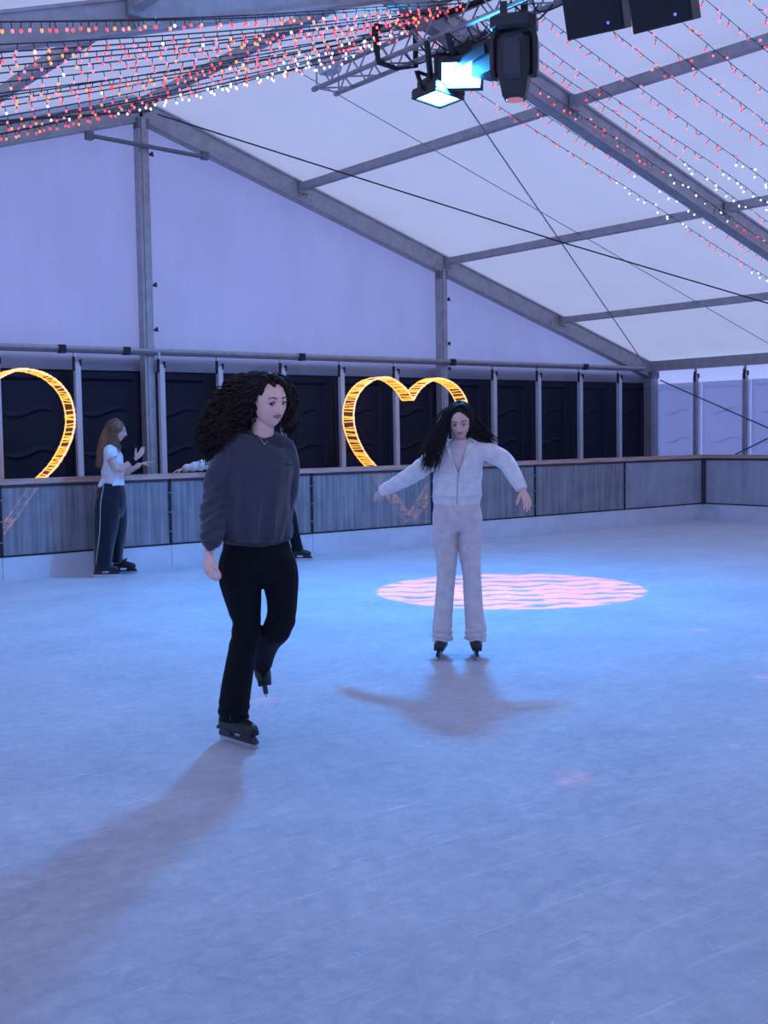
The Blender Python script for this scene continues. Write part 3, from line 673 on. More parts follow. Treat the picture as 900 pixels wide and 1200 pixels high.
def hand(bm, w, d, nrm, thumb, s=1.0, curl=(.25, .35, .3), spread=.12, tcurl=.2, tsp=1.0):
    """palm, four bent fingers and a thumb; nrm is the way the fingers curl, thumb is +1/-1"""
    w = V(w); d = V(d).normalized(); nrm = V(nrm); nrm = (nrm-d*nrm.dot(d)).normalized(); sd = d.cross(nrm).normalized()*thumb
    tube(bm, [w-d*.035*s, w, w+d*.03*s, w+d*.065*s, w+d*.088*s], [(.021*s, .017*s), (.024*s, .016*s), (.034*s, .016*s), (.039*s, .014*s), (.034*s, .010*s)], 14, ref=sd)
    for i, (off, L, r, c) in enumerate(((.029, .072, .0088, 0), (.010, .080, .0090, .03), (-.010, .074, .0086, .08), (-.028, .058, .0077, .15))):
        p = w+d*(.080-.004*abs(i-1))*s+sd*off*s; ang = 0; a = (d+sd*(1.5-i)*spread).normalized(); pts = [w+d*.055*s+sd*off*.9*s, p]; rr = [r*s, r*s*1.06]
        for k, fl in enumerate((.42, .32, .26)):
            ang += curl[k]+c; q = (a*math.cos(ang)+nrm*math.sin(ang)); p = p+q*L*fl*s; pts.append(p); rr.append(r*s*(1.02, .96, .72)[k])
        tube(bm, pts, rr, 10); ball(bm, pts[-1], rr[-1], 8, 6)
    p = w+d*.018*s+sd*.018*s; a = (d*(.62+.4*(1-tsp))+sd*.72*tsp+nrm*.3).normalized(); p1 = p+a*.038*s; b_ = (d*(.85)+sd*(.38*tsp-.2*(1-tsp))+nrm*(.3+tcurl)).normalized(); p2 = p1+b_*.032*s; p3 = p2+(b_+nrm*tcurl).normalized()*.025*s
    tube(bm, [p-a*.01*s, p, p1, p2, p3], [.013*s, .014*s, .0115*s, .0098*s, .0075*s], 10); ball(bm, p3, .0075*s, 8, 6)
def lips(me, M, s, idx=1):
    Mi = M.inverted(); co_ = getco(me)
    for p in me.polygons:
        c = Mi @ p.center
        x, y, z = c.x/s, c.y/s, c.z/s
        if y > .06 and abs(x) < .024 and -.071+abs(x)*.35 < z < -.0485-abs(x)*.25: p.material_index = idx
def folds(me, fn):
    co_ = getco(me); nn = np.empty(len(me.vertices)*3); me.vertices.foreach_get('normal', nn); nn = nn.reshape(-1, 3)
    px = topx(co_); setco(me, co_+nn*fn(px[:, 0], px[:, 1], co_)[:, None]); me.update()
def skate(fig, M, label=None, buckle=True, s=1.0):
    """local frame: x to the toe, z up, origin under the blade"""
    def tf(bm): bmesh.ops.transform(bm, matrix=M @ Matrix.Scale(s, 4), verts=bm.verts)
    bm = bmesh.new()
    tube(bm, [(-.115, 0, .105), (-.10, 0, .105), (-.05, 0, .108), (.02, 0, .105), (.08, 0, .098), (.125, 0, .092), (.145, 0, .088)], [(.018, .02), (.034, .036), (.038, .042), (.040, .042), (.042, .034), (.036, .026), (.018, .014)], 14, ref=(0, 1, 0))
    tube(bm, [(-.07, 0, .09), (-.068, 0, .15), (-.058, 0, .185), (-.056, 0, .205)], [(.034, .040), (.036, .046), (.037, .048), (.034, .044)], 14, ref=(0, 1, 0))
    tube(bm, [(-.05, 0, .17), (-.01, 0, .14), (.05, 0, .115)], [(.032, .03), (.034, .03), (.034, .025)], 12, ref=(0, 1, 0))
    box(bm, (-.118, -.034, .066), (.14, .034, .082)); tf(bm); me = remesh(bm, .006*s, 2); b = fig.part('ice_skate', me, SKATE)
    if label: b['label'] = label
    bm = bmesh.new()
    prof = [(-.125, .028), (.15, .028), (.165, .038), (.15, .05), (.13, .068), (.05, .068), (.03, .042), (-.03, .042), (-.045, .068), (-.115, .068), (-.13, .04)]
    a = [bm.verts.new((x, -.011, z)) for x, z in prof]; c = [bm.verts.new((x, .011, z)) for x, z in prof]
    bm.faces.new(a); bm.faces.new(c[::-1])
    for i in range(len(prof)): bm.faces.new((a[i], c[i], c[(i+1) % len(prof)], a[(i+1) % len(prof)]))
    bmesh.ops.recalc_face_normals(bm, faces=bm.faces); tf(bm); obj('blade_holder', bm, SKATEP, b)
    bm = bmesh.new(); prof = [(-.135, .012), (-.12, 0), (.14, 0), (.165, .012), (.165, .03), (-.13, .03)]
    a = [bm.verts.new((x, -.002, z)) for x, z in prof]; c = [bm.verts.new((x, .002, z)) for x, z in prof]
    bm.faces.new(a); bm.faces.new(c[::-1])
    for i in range(len(prof)): bm.faces.new((a[i], c[i], c[(i+1) % len(prof)], a[(i+1) % len(prof)]))
    bmesh.ops.recalc_face_normals(bm, faces=bm.faces); tf(bm); obj('blade', bm, STEEL, b)
    for x, z, rx in ((-.045, .180, .056), (.0, .15, .042)):
        bm = bmesh.new(); pts = [V((x-.004+.012*math.cos(t), rx*math.sin(t)*.98, z+.018*math.cos(t))) for t in np.linspace(-1.9, 1.9, 13)]
        pts = [V((x+.03+(.052 if x < -.03 else .028)*(math.cos(t)-.55), .05*math.sin(t), z+.02*math.cos(t))) for t in np.linspace(-1.7, 1.7, 13)]
        tube(bm, pts, [(.004, .011)]*13, 6, ref=V((1, 0, 0))); 
        if buckle: box(bm, (x+.0, -.062, z-.012), (x+.04, -.048, z+.014))
        tf(bm); obj('strap', bm, BUCK if x < -.03 else SKATEP, b)
    return b
def hair_strands(fig, guides, n, rad, curl, pitch, seed, spread=.03, pts_n=30, me=None, taper=.5):
    """strands blended between guide paths; a guide is a list of (px,py,toward)"""
    rnd = random.Random(seed); bm = me or bmesh.new(); G = [np.array([tuple(fig.W(*q)) for q in spline(g, 6)]) for g in guides]
    def res_(g):
        t = np.linspace(0, len(g)-1, pts_n); i = np.clip(t.astype(int), 0, len(g)-2); f = (t-i)[:, None]; return g[i]*(1-f)+g[i+1]*f
    G = [res_(g) for g in G]
    for k in range(n):
        u = rnd.random()*(len(G)-1); i = min(int(u), len(G)-2); f = u-i; P = G[i]*(1-f)+G[i+1]*f
        off = np.array([rnd.gauss(0, 1) for _ in range(3)])*spread; ph = rnd.random()*6.28; cr = curl*rnd.uniform(.5, 1.5); pt = pitch*rnd.uniform(.6, 1.7); end = rnd.randint(int(pts_n*.72), pts_n)
        L = 0; pts = []
        for j in range(end):
            t = j/(pts_n-1)
            if j: L += np.linalg.norm(P[j]-P[j-1])
            d = P[min(j+1, pts_n-1)]-P[max(j-1, 0)]; d = d/(np.linalg.norm(d)+1e-9); a = np.cross(d, (.3, .2, .93)); a /= np.linalg.norm(a)+1e-9; b_ = np.cross(d, a)
            q = ph+L/pt*6.28; e = min(1, t*4)
            pts.append(P[j]+off*min(1, .35+t*1.2)+(a*math.cos(q)+b_*math.sin(q))*cr*e)
        m_ = len(pts); r0 = rad*rnd.uniform(.7, 1.3); tube(bm, pts, [r0*(1-taper*(j/m_)**2) for j in range(m_)], 5)
    return bm
def skinm(n, c): 
    m = mat(n, c, .5, var=.06, vscale=30); b = m.node_tree.nodes['Principled BSDF']; b.inputs['Subsurface Weight'].default_value = .12; b.inputs['Subsurface Scale'].default_value = .01; b.inputs['Subsurface Radius'].default_value = (1, .35, .2); return m
EYEW = mat('eye_white', (.42, .38, .40), .6, spec=.2); DKIRIS = mat('dark_iris', (.015, .01, .01), .5, spec=.2); LASH = mat('dark_brow_hair', (.02, .013, .014), .7)
SKIN1 = skinm('skin', (.94, .57, .47)); LIP1 = mat('lip', (.42, .15, .15), .45)
SKIN2 = skinm('tan_skin', (.78, .47, .38)); LIP2 = mat('rose_lip', (.36, .14, .13), .45)
SKIN3 = skinm('fair_skin', (.62, .37, .31))
SKATE = mat('black_skate_boot', (.011, .011, .014), .45, var=.3, vscale=30); SKATEP = mat('black_skate_plastic', (.014, .014, .018), .35); STEEL = mat('blade_steel', (.55, .55, .58), .3, .9); BUCK = mat('grey_buckle', (.40, .40, .44), .35)
def cloth(n, c, bump=.25, bs=260, rough=.85): 
    m = mat(n, c, rough, spec=.15, var=.12, vscale=18, bump=bump, bscale=bs); m.node_tree.nodes['Principled BSDF'].inputs['Sheen Weight'].default_value = .25; m.node_tree.nodes['Principled BSDF'].inputs['Sheen Roughness'].default_value = .5; return m
SWEAT = cloth('charcoal_sweatshirt', (.055, .058, .088)); SWEATD = cloth('charcoal_ribbing', (.042, .044, .066), .5, 120)
BLACKP = cloth('black_leggings', (.0055, .0055, .010), .1); BLACKP.node_tree.nodes['Principled BSDF'].inputs['Sheen Weight'].default_value = .03
DKHAIR = mat('dark_curly_hair', (.012, .0075, .009), .62, spec=.28, var=.0, col2=(.028, .013, .012), vscale=8)
DKHAIR2 = mat('dark_straight_hair', (.014, .010, .012), .62, spec=.25)
AUBURN = mat('auburn_hair', (.20, .095, .055), .5, spec=.4, col2=(.12, .055, .035), vscale=30)
CREAM = cloth('cream_knit', (.80, .76, .78), .3); CREAMP = cloth('oatmeal_leggings', (.68, .59, .60), .25); TEEP = cloth('pale_pink_top', (.74, .60, .62), .1)
TEE = cloth('white_tee', (.66, .67, .72), .15); NAVY = cloth('navy_trousers', (.010, .011, .024), .1); STRIPE = mat('white_piping', (.40, .38, .38), .8)
GOLDC = mat('fine_chain', (.6, .5, .4), .3, .9)

# ---- skater in front: charcoal sweatshirt, black leggings, long curly hair
f = Figure((2.80, 4.755, 0), 'person with long dark curly hair skating in charcoal sweatshirt and black leggings'); f.skin = SKIN1
HM = frame(f.W(314.5, 471.5, .02), f.dir(.54, -.10), 0.05); HS = .99
bm = bmesh.new(); head_shell(bm, HM, HS, 1.04, .22, 1.08)
f.T(bm, [(309, 480, -.02, 13.5, 14), (308, 500, -.015, 13, 13.5), (307, 512, -.03, 14, 14), (305, 524, -.05, 15, 12)])
f.T(bm, [(303, 518, -.05, 16, 9), (303, 528, -.05, 27, 12), (303, 548, -.03, 29, 16), (302, 590, -.02, 30, 22), (301, 630, -.02, 33, 24), (301, 652, -.02, 33, 25)])
f.T(bm, [(268, 528, -.02, 11), (260, 552, .02, 10.5), (253, 588, .03, 9.5), (246, 620, .09, 8), (245.5, 646, .12, 6.5)])
f.T(bm, [(334, 528, -.05, 11), (335, 560, -.14, 8.5), (330, 590, -.22, 7.5), (328, 610, -.32, 7), (322, 622, -.42, 6.5)])
hand(bm, f.W(245.5, 648, .12), V((0, 0, -1))+f.F*.25-f.R*.12, f.R*.85-f.F*.4, 1, 1.0, (.40, .80, .7), .04, .25, .45)
hand(bm, f.W(322, 624, -.42), V((0, 0, -1))-f.F*.5, -f.R, 1, .95)
f.T(bm, [(283, 648, 0, 17), (283, 690, .02, 15), (289, 735, .03, 11), (281, 780, .0, 10), (274, 835, -.02, 7.5), (274, 848, -.02, 6)])
f.T(bm, [(323, 650, -.02, 17), (329, 690, .02, 14), (330.5, 708, .02, 12), (328.5, 730, .04, 11), (317, 748, -.12, 11), (308, 775, -.34, 8.5), (307, 790, -.38, 8)])
me = remesh(bm, .0036, 2); me.materials.append(SKIN1); me.materials.append(LIP1); lips(me, HM, HS); bodyme = me; place('body', me, f.e)
face_features(f, HM, HS, LASH, DKIRIS, .003)
# sweatshirt
bm = bmesh.new()
f.T(bm, [(308, 509, -.03, 15.5, 15), (306, 515, -.035, 29, 19), (303, 523, -.035, 42, 23), (303, 545, -.02, 43, 28), (302, 575, -.015, 40, 30), (300, 603, -.01, 42, 32), (300, 622, -.01, 44, 33), (300, 631, -.01, 41.5, 31), (300, 637, -.01, 37, 28)], f.dir(.35+PI/2))
f.T(bm, [(264, 526, -.02, 9), (283, 518.5, -.035, 11), (303, 516.5, -.035, 12), (323, 517.5, -.035, 11), (341, 525, -.05, 9)], f.F)
f.T(bm, [(271, 524, -.02, 13), (264, 536, 0, 15), (257, 560, .02, 16), (251.5, 590, .04, 15.5), (248.5, 615, .08, 14), (248.5, 631, .11, 12.5), (248.5, 640, .12, 10.5), (248.5, 643, .12, 10)])
f.T(bm, [(333, 526, -.04, 14), (337.5, 545, -.09, 14), (337, 570, -.16, 13.5), (332, 592, -.23, 12.5), (330, 610, -.32, 12), (323, 620, -.40, 9.5)])
me = remesh(bm, .006, 10)
def fold1(x, y, c):
    t = np.clip((y-540)/90, 0, 1); a = np.sin((x-302+.10*(y-600))*.30+1.3)*.0065*t*((x > 258) & (x < 350))
    a += np.exp(-((x-(302-(y-600)*.12))/3.2)**2)*.017*np.clip((y-570)/30, 0, 1)+np.exp(-((x-(321-(y-600)*.10))/2.8)**2)*.015*np.clip((y-570)/30, 0, 1)+np.exp(-((x-(336-(y-600)*.25))/2.8)**2)*.011*np.clip((y-590)/30, 0, 1)
    a = a*np.clip((637-y)/7, 0, 1); arm = np.clip((266-x)/8, 0, 1); a += arm*np.sin(y*.55+(x-248)*.35)*.0035*np.clip((y-550)/40, 0, 1)+arm*.004*np.sin(y*.21+x*.3)
    return a
folds(me, fold1); b1 = bvh_of(me); sw = f.part('sweatshirt', me, SWEAT)
for nm_, a_, r_, m_, dy_ in (('collar', 15.5, .0085, SWEATD, 0), ('inner_neckline', 14, .006, BLACKP, -1.5)):
    bm = bmesh.new(); tube(bm, [f.W(310+a_*math.cos(t), 510+dy_-5.5*math.sin(t), -.03-(a_*.0037)*math.sin(t)) for t in np.linspace(0, 2*PI, 33)], r_, 8); obj(nm_, bm, m_, sw, True)
f.line('hem_band', b1, [(259, 631), (275, 636), (300, 638.5), (325, 636.5), (341, 629)], .010, SWEATD, sw, -.002)
f.line('cuff_seam', b1, [(237.5, 634), (246, 637.5), (259, 636.5)], .006, SWEATD, sw, .0)
f.line('shoulder_seam', b1, [(268, 517), (272, 535), (270, 553), (263, 570)], .0022, SWEATD, sw, .001)
f.line('chest_mark', b1, [(334, 543.5), (338, 545), (342, 544.5)], .0018, BLACKP, sw, .002)
f.line('necklace', b1, [(301, 509), (304.5, 514), (309.2, 521), (314, 516), (320, 508.5)], .0012, GOLDC, sw, .006)
p = f.hit(b1, 309.2, 521.5, .008); bm = bmesh.new(); ball(bm, p, .0045, 8, 6); obj('pendant', bm, GOLDC, sw)
# leggings
bm = bmesh.new()
f.T(bm, [(300, 618, -.01, 34, 24), (300, 634, -.01, 38, 26), (301, 648, -.01, 41, 28), (301, 662, -.01, 42, 28), (301, 676, 0, 36, 26), (301, 688, 0, 24, 20)])
f.T(bm, [(288, 630, 0, 13, 17), (281, 652, 0, 22, 25), (281, 675, .01, 25, 26), (285.5, 705, .02, 21, 22), (289, 730, .03, 16.5, 18), (288, 745, .025, 17, 18), (282, 775, .01, 17, 18), (277, 805, .0, 17.8, 18), (274, 830, -.01, 18.2, 19), (274, 843, -.01, 17.5, 20)])
f.T(bm, [(314, 630, 0, 13, 17), (322, 652, -.01, 21.5, 25), (328, 675, .0, 22, 24), (330.5, 705, .02, 18, 21), (329, 726, .035, 17, 18), (324, 738, .01, 17.5, 16), (315, 750, -.13, 16, 15), (309, 765, -.26, 14.5, 14), (307, 777, -.34, 13, 15)])
me = remesh(bm, .006, 4)
folds(me, lambda x, y, c: .003*np.sin(y*.35+x*.12)*np.exp(-((y-740)/18)**2)+.0035*np.sin(y*.5-x*.1)*np.clip((y-815)/20, 0, 1)); f.part('leggings', me, BLACKP)
hp, tp = f.W(262, 868.5, -.03), f.W(291.5, 879, .11)
def ground(p): return V((p.x, p.y, 0))
def skate_m(heel, toe, up=V((0, 0, 1)), tilt=0):
    x = (toe-heel).normalized(); y = up.cross(x).normalized(); z = x.cross(y); c = heel.lerp(toe, .45); return Matrix.Translation(c) @ Matrix((x, y, z)).transposed().to_4x4() @ Matrix.Rotation(tilt, 4, 'X')
dq = f.dir(.62); c0 = f.W(278, 874, 0); c0.z = 0.0
skate(f, skate_m(c0-dq*.13, c0+dq*.15, V((0, 0, 1)), -.0))
# lifted foot: toe hanging down behind
tip = f.W(311.5, 817, -.33); heel = f.W(301, 778, -.56)
skate(f, skate_m(heel, tip, (f.W(306, 770, -.33)-f.W(307, 800, -.42)), 0))
# hair
bm = bmesh.new()
HMi = HM
for a, b_, c, r in ((0, -.018, .042, .091), (0, -.040, .010, .096), (0, -.052, -.012, .088)): ball(bm, HM @ V((a, b_, c)), r, 24, 18)
f.T(bm, [(300, 452, -.03, 18, 20), (284, 468, -.05, 22, 22), (270, 487, -.07, 21, 22), (258, 507, -.08, 19, 18), (247, 524, -.07, 12, 12), (241, 537, -.06, 5, 6)])
f.T(bm, [(291, 470, -.05, 10, 14), (288, 490, -.07, 11, 14), (284, 508, -.09, 9, 10)])
f.T(bm, [(334, 452, -.07, 9, 14), (340, 472, -.09, 9, 14), (341, 490, -.09, 10, 12), (344, 506, -.08, 8, 8)])
me = remesh(bm, .008, 4)
co_ = getco(me); nn = np.empty(len(me.vertices)*3); me.vertices.foreach_get('normal', nn); nn = nn.reshape(-1, 3)
am = np.array([noise.noise(V(c)*32)*.014+noise.noise(V(c)*70)*.006 for c in co_]); setco(me, co_+nn*am[:, None])
hr = f.part('hair', me, DKHAIR)
outer = [(312, 439, .0), (290, 442, .0), (270, 452, -.03), (253, 470, -.05), (241, 493, -.06), (232, 515, -.06), (236, 536, -.05)]
mid1 = [(313, 440, .04), (296, 452, .05), (282, 470, .03), (268, 492, .02), (254, 514, .02), (243, 540, -.02)]
inner = [(318, 442, .07), (301, 456, .08), (293.5, 474, .06), (286, 494, .04), (274, 507, .04), (255, 522, .03), (244, 545, .0)]
back = [(310, 440, -.06), (280, 450, -.12), (262, 475, -.15), (250, 505, -.15), (245, 530, -.12)]
bm = hair_strands(f, [outer, mid1, inner], 190, .0042, .0085, .045, 5, .018, 44)
hair_strands(f, [outer, back, mid1], 90, .0042, .0085, .045, 6, .02, 44, bm)
o2 = [(312, 439, .0), (330, 441, -.02), (342, 456, -.06), (347, 476, -.07), (351, 496, -.07), (354, 512, -.05)]
i2 = [(318, 442, .07), (328, 447, .06), (335, 460, .0), (335.5, 478, -.04), (330, 494, -.07), (329, 511, -.06)]
hair_strands(f, [o2, i2], 130, .0038, .008, .042, 7, .008, 40, bm)
top = [[(317, 440, .07), (310, 444, .105), (301, 453, .10), (295, 469, .07)], [(318, 440, .07), (325, 443, .09), (332, 451, .05), (336, 465, .0)], [(316, 441, .06), (307, 448, .09), (298, 460, .08), (293, 474, .06)], [(316, 440, .05), (300, 445, .05), (287, 456, .03), (276, 472, .0)], [(312, 438, .0), (296, 440, -.03), (278, 449, -.05), (264, 463, -.06)]]
hair_strands(f, top[1:2]*2, 25, .004, .005, .05, 18, .004, 30, bm)
top.pop(1); hair_strands(f, top, 130, .004, .006, .05, 8, .006, 30, bm)
obj('curls', bm, DKHAIR, hr, True)

# ---- skater further back: cream jacket, arms out
f = Figure((5.03, 5.69, 0), 'person with long straight dark hair skating arms out in cream jacket and leggings'); f.skin = SKIN2
HM = frame(f.W(539, 494, .03), f.dir(-.06, -.30), .06); HS = .93
bm = bmesh.new(); head_shell(bm, HM, HS, 1.05, .33)
f.T(bm, [(538, 505, -.03, 9), (538, 516, -.03, 9), (538, 524, -.03, 14, 11)])
f.T(bm, [(538, 520, -.03, 16, 10), (538, 527, -.03, 26, 12), (537, 550, -.02, 22, 15), (536, 580, -.02, 20, 14), (536, 600, -.02, 23, 16), (536, 615, -.02, 23, 16)])
f.T(bm, [(518, 529, -.02, 8), (498, 544, .0, 7.5), (480, 558, .02, 6.5), (462, 568, 0, 5.5), (446, 576, -.02, 4.3)])
f.T(bm, [(560, 528, -.02, 8), (580, 533, .0, 7), (596, 545, .05, 6.2), (605, 560, .14, 5.4), (613, 575, .18, 4.3)])
hand(bm, f.W(449, 575.5, -.02), -f.R*.5+V((0, 0, -.35))-f.F*1.2, V((0, 0, -1)), -1, .92)
hand(bm, f.W(612.5, 574.5, .18), V((0, 0, -1))+f.R*.40+f.F*.5, f.R*-.5-f.F*.6, -1, .92, (.15, .3, .25), .10)
f.T(bm, [(522, 605, -.02, 13), (523, 650, .0, 10.5), (522, 695, .0, 8), (519, 730, 0, 6.5), (517, 752, 0, 6)])
f.T(bm, [(551, 605, -.02, 13), (552, 650, .0, 10.5), (554, 695, .0, 8), (556, 730, 0, 6.5), (558, 752, 0, 6)])
me = remesh(bm, .0042, 1); me.materials.append(SKIN2); me.materials.append(LIP2); lips(me, HM, HS); place('body', me, f.e)
face_features(f, HM, HS, LASH, DKIRIS)
bm = bmesh.new()
f.T(bm, [(538, 514.5, -.03, 10.5, 10.5), (538, 519, -.03, 18, 13), (538, 526, -.03, 27, 15.5), (537, 550, -.02, 24.5, 17), (536, 580, -.02, 25, 17), (536, 588, -.02, 24.5, 17)])
me = remesh(bm, .007, 3); sb = bvh_of(me); f.part('top', me, TEEP)
bm = bmesh.new()
f.T(bm, [(538, 516, -.035, 13, 13), (538, 521, -.035, 22, 16), (538, 528, -.03, 30, 18), (537, 548, -.02, 28.5, 20), (536, 570, -.02, 28.5, 20.5), (535.5, 580, -.02, 29, 20.5), (535.5, 588, -.02, 27.5, 19.5), (535.5, 591.5, -.02, 26.5, 19)])
f.T(bm, [(515, 530, -.03, 7), (526, 523, -.035, 8), (538, 521.5, -.035, 8), (551, 522.5, -.035, 8), (563, 529, -.03, 7)], f.F)
f.T(bm, [(522, 529, -.02, 11), (503, 542, .0, 11.5), (485, 555, .02, 10.5), (468, 565, 0, 9), (452, 573, -.01, 7.2), (446, 575.5, -.02, 6.2)])
f.T(bm, [(555, 529, -.02, 11), (575, 531, .0, 11.5), (592, 541, .04, 10.5), (602, 556, .12, 9.2), (609.5, 569, .17, 7.3), (612, 574, .18, 6.3)])
me = remesh(bm, .0055, 4)
folds(me, lambda x, y, c: .004*np.sin(x*.5-y*.25)*((x < 500) | (x > 585))*.45+.0025*np.sin(y*.28+x*.15)*((x > 500) & (x < 572))+.003*np.exp(-((y-583)/1.6)**2)*-1*((x > 505) & (x < 566)))
jb = bvh_of(me)
P2 = topx(getco(me)); b_ = bmesh.new(); b_.from_mesh(me); b_.verts.ensure_lookup_table(); b_.normal_update()
kill = []
for v in b_.verts:
    x, y = P2[v.index]
    if y < 557 and v.normal.dot(f.F) > -.1:
        t = (557-y)/(557-514); 
        if 536.5-10.5*t**.8 < x < 537+12.0*t**.9: kill.append(v)
    elif y < 519 and 526 < x < 550 and v.normal.z > .2: kill.append(v)
bmesh.ops.delete(b_, geom=kill, context='VERTS'); b_.to_mesh(me); b_.free()
jk = f.part('jacket', me, CREAM)
f.line('zip', jb, [(537, 556), (536, 572), (535.5, 591)], .0028, mat('zip_tape', (.34, .32, .36), .5), jk, .001)
f.line('collar', jb, [(526, 514), (522, 520), (525, 529), (530, 541), (536.5, 557)], .0065, CREAM, jk, .002)
f.line('collar', jb, [(548.5, 513), (556, 519), (553, 525), (546, 536), (537.5, 557)], .0065, CREAM, jk, .002)
f.line('collar_flap', jb, [(549, 514), (557, 518), (561, 520.5)], .009, CREAM, jk, .002)
f.line('hem_seam', jb, [(508, 580.5), (522, 582.5), (536, 583), (552, 582), (563.5, 579)], .0022, CREAMP, jk, .001)
f.line('chest_seam', jb, [(509, 553), (522, 554.5), (534, 555)], .0016, CREAMP, jk, .001); f.line('chest_seam', jb, [(539, 555), (552, 554.5), (562, 552)], .0016, CREAMP, jk, .001)
bm = bmesh.new()
f.T(bm, [(535.5, 584, -.02, 25.5, 17.5), (535.5, 600, -.02, 28.5, 20), (536, 613, -.02, 28.5, 19), (536, 623, -.02, 20, 14)])
f.T(bm, [(521, 606, -.02, 14.5, 18), (522.5, 640, -.01, 14, 16), (523, 670, 0, 11, 13), (521.5, 695, .0, 10.7, 12), (519.5, 720, 0, 11.3, 13), (518, 738, 0, 12, 14), (518.5, 751, 0, 12.3, 15)])
f.T(bm, [(550.5, 606, -.02, 14, 18), (551, 640, -.01, 13.5, 16), (552.5, 670, 0, 11.3, 13), (554, 695, .0, 10.7, 12), (556, 720, 0, 11.5, 13), (557.5, 738, 0, 12.7, 14), (556.5, 750, 0, 13.2, 15)])
me = remesh(bm, .006, 3)
folds(me, lambda x, y, c: .004*np.sin(y*.9+np.abs(x-537)*.12)*np.clip((y-732)/8, 0, 1)*np.clip((752-y)/4, 0, 1)+.002*np.sin(x*.35+y*.08)); f.part('leggings', me, CREAMP)
for px_, tilt, yw in ((515.5, -.12, -.12), (557, -.03, .06)):
    c = f.W(px_, 771, 0); c.z = 0; d = f.dir(yw); M_ = skate_m(c-d*.13, c+d*.15, V((0, 0, 1)), 0) @ Matrix.Rotation(tilt, 4, 'X'); skate(f, M_, buckle=False, s=.95)
bm = bmesh.new()
for a, b2, c, r in ((0, -.014, .046, .088), (0, -.034, .0, .088)): ball(bm, HM @ V((a, b2, c)), r*.95, 24, 18)
f.T(bm, [(525, 484, -.03, 6, 8), (518, 502, -.0, 7, 7), (509, 524, .06, 7.5, 6), (503, 540, .09, 6, 4), (502, 547, .09, 4, 3)])
f.T(bm, [(549.5, 484, -.03, 4.5, 7), (550.5, 498, -.03, 4.8, 6), (549.5, 513, -.04, 4.5, 4)])
f.T(bm, [(551, 487, -.05, 4.5, 6), (558, 497, -.06, 5, 6), (567, 506, -.06, 5, 5), (577, 513, -.05, 3, 3)], f.R+V((0, 0, 1)))
me = remesh(bm, .007, 4); hr = f.part('hair', me, DKHAIR2)
ga = [[(538, 473, .03), (526, 480, .05), (514, 495, .04), (500, 520, .08), (493, 548, .10)], [(538, 473, .05), (529, 482, .07), (522, 500, .06), (512, 524, .10), (503, 553, .13)], [(538, 473, .05), (530, 482, .08), (525, 498, .07), (519, 520, .10), (512, 551, .12)]]
ga = [[(539, 471, .06)]+g_[1:] for g_ in ga]
bm = hair_strands(f, ga, 230, .0032, .003, .25, 11, .012, 26)
gb_ = [[(540, 472, .05), (551, 477, .05), (556, 488, .0), (568, 500, -.03), (587, 515, -.04)], [(540, 473, .06), (549, 482, .07), (553, 497, .02), (565, 510, -.01), (580, 518, -.02)], [(540, 473, .06), (549, 484, .07), (551, 502, .02), (560, 513, .0), (572, 519, -.01)]]
fr = [[(540, 474, .10), (533, 478, .115), (527, 485, .09), (523.5, 496, .06)], [(539, 470, .04), (530, 474, .06), (523, 483, .05), (519, 496, .03)]]; hair_strands(f, fr, 60, .003, .001, .3, 31, .003, 16, bm)
fr = [[(540, 474, .10), (546, 478, .11), (550.5, 486, .09), (551, 500, .06), (553, 509, .04)], [(541, 470, .04), (549, 474, .05), (554, 483, .03), (557, 494, .0), (562, 508, -.02)]]; hair_strands(f, fr, 90, .003, .001, .3, 32, .003, 16, bm)
hair_strands(f, gb_, 150, .0032, .003, .25, 12, .007, 26, bm)
wisp = [[(520, 490, -.05), (508, 505, -.08), (495, 525, -.08), (484, 540, -.07)], [(518, 492, -.03), (505, 512, -.04), (494, 535, -.03)]]
hair_strands(f, wisp, 14, .0014, .006, .2, 13, .012, 22, bm)
obj('strands', bm, DKHAIR2, hr, True)

# ---- girl in white tee by the boards, side on
f = Figure((5.42, 11.62, 0), 'person in white tee and dark side-striped trousers standing side-on at the boards'); f.skin = SKIN3
HM = frame(f.W(136.6, 505.5, .0), f.dir(1.48, -.10), 0); HS = .98
bm = bmesh.new(); head_shell(bm, HM, HS, 1.03)
f.T(bm, [(133, 512, 0, 5.5), (131, 521, 0, 6, 6.5), (130, 527, 0, 9, 13)])
f.T(bm, [(130, 523, 0, 7, 10), (130, 529, 0, 9.5, 18), (132, 545, 0, 10.5, 17), (131, 562, 0, 10, 14), (129, 575, 0, 12, 17), (129, 590, 0, 12, 17)])
f.T(bm, [(129, 528, .16, 5.5), (131, 540, .18, 4.8), (138, 551, .18, 4.3), (148, 545.5, .17, 3.8), (158, 539, .16, 3.0)])
f.T(bm, [(130, 528, -.16, 5.5), (136, 545, -.18, 4.8), (143, 555, -.17, 4.3), (155, 549, -.14, 3.8), (164, 544.5, -.12, 3.0)])
hand(bm, f.W(159, 537.5, .16), f.R+V((0, 0, 1.0)), -f.R*.3+V((0, 0, 1))*.3+f.F*-.5, 1, .95, (.1, .15, .1), .12)
hand(bm, f.W(165, 544, -.12), f.R+V((0, 0, .25)), V((0, 0, -1)), -1, .95, (.08, .12, .1), .12)
f.T(bm, [(126, 580, .08, 9.5), (124, 615, .08, 8), (121, 645, .08, 6), (120, 662, .08, 4.5)])
f.T(bm, [(133, 580, -.1, 9.5), (137, 615, -.12, 8), (137, 640, -.14, 6), (137, 660, -.15, 4.5)])
me = remesh(bm, .0048, 1); me.materials.append(SKIN3); me.materials.append(LIP1); lips(me, HM, HS); place('body', me, f.e)
face_features(f, HM, HS, AUBURN, DKIRIS)
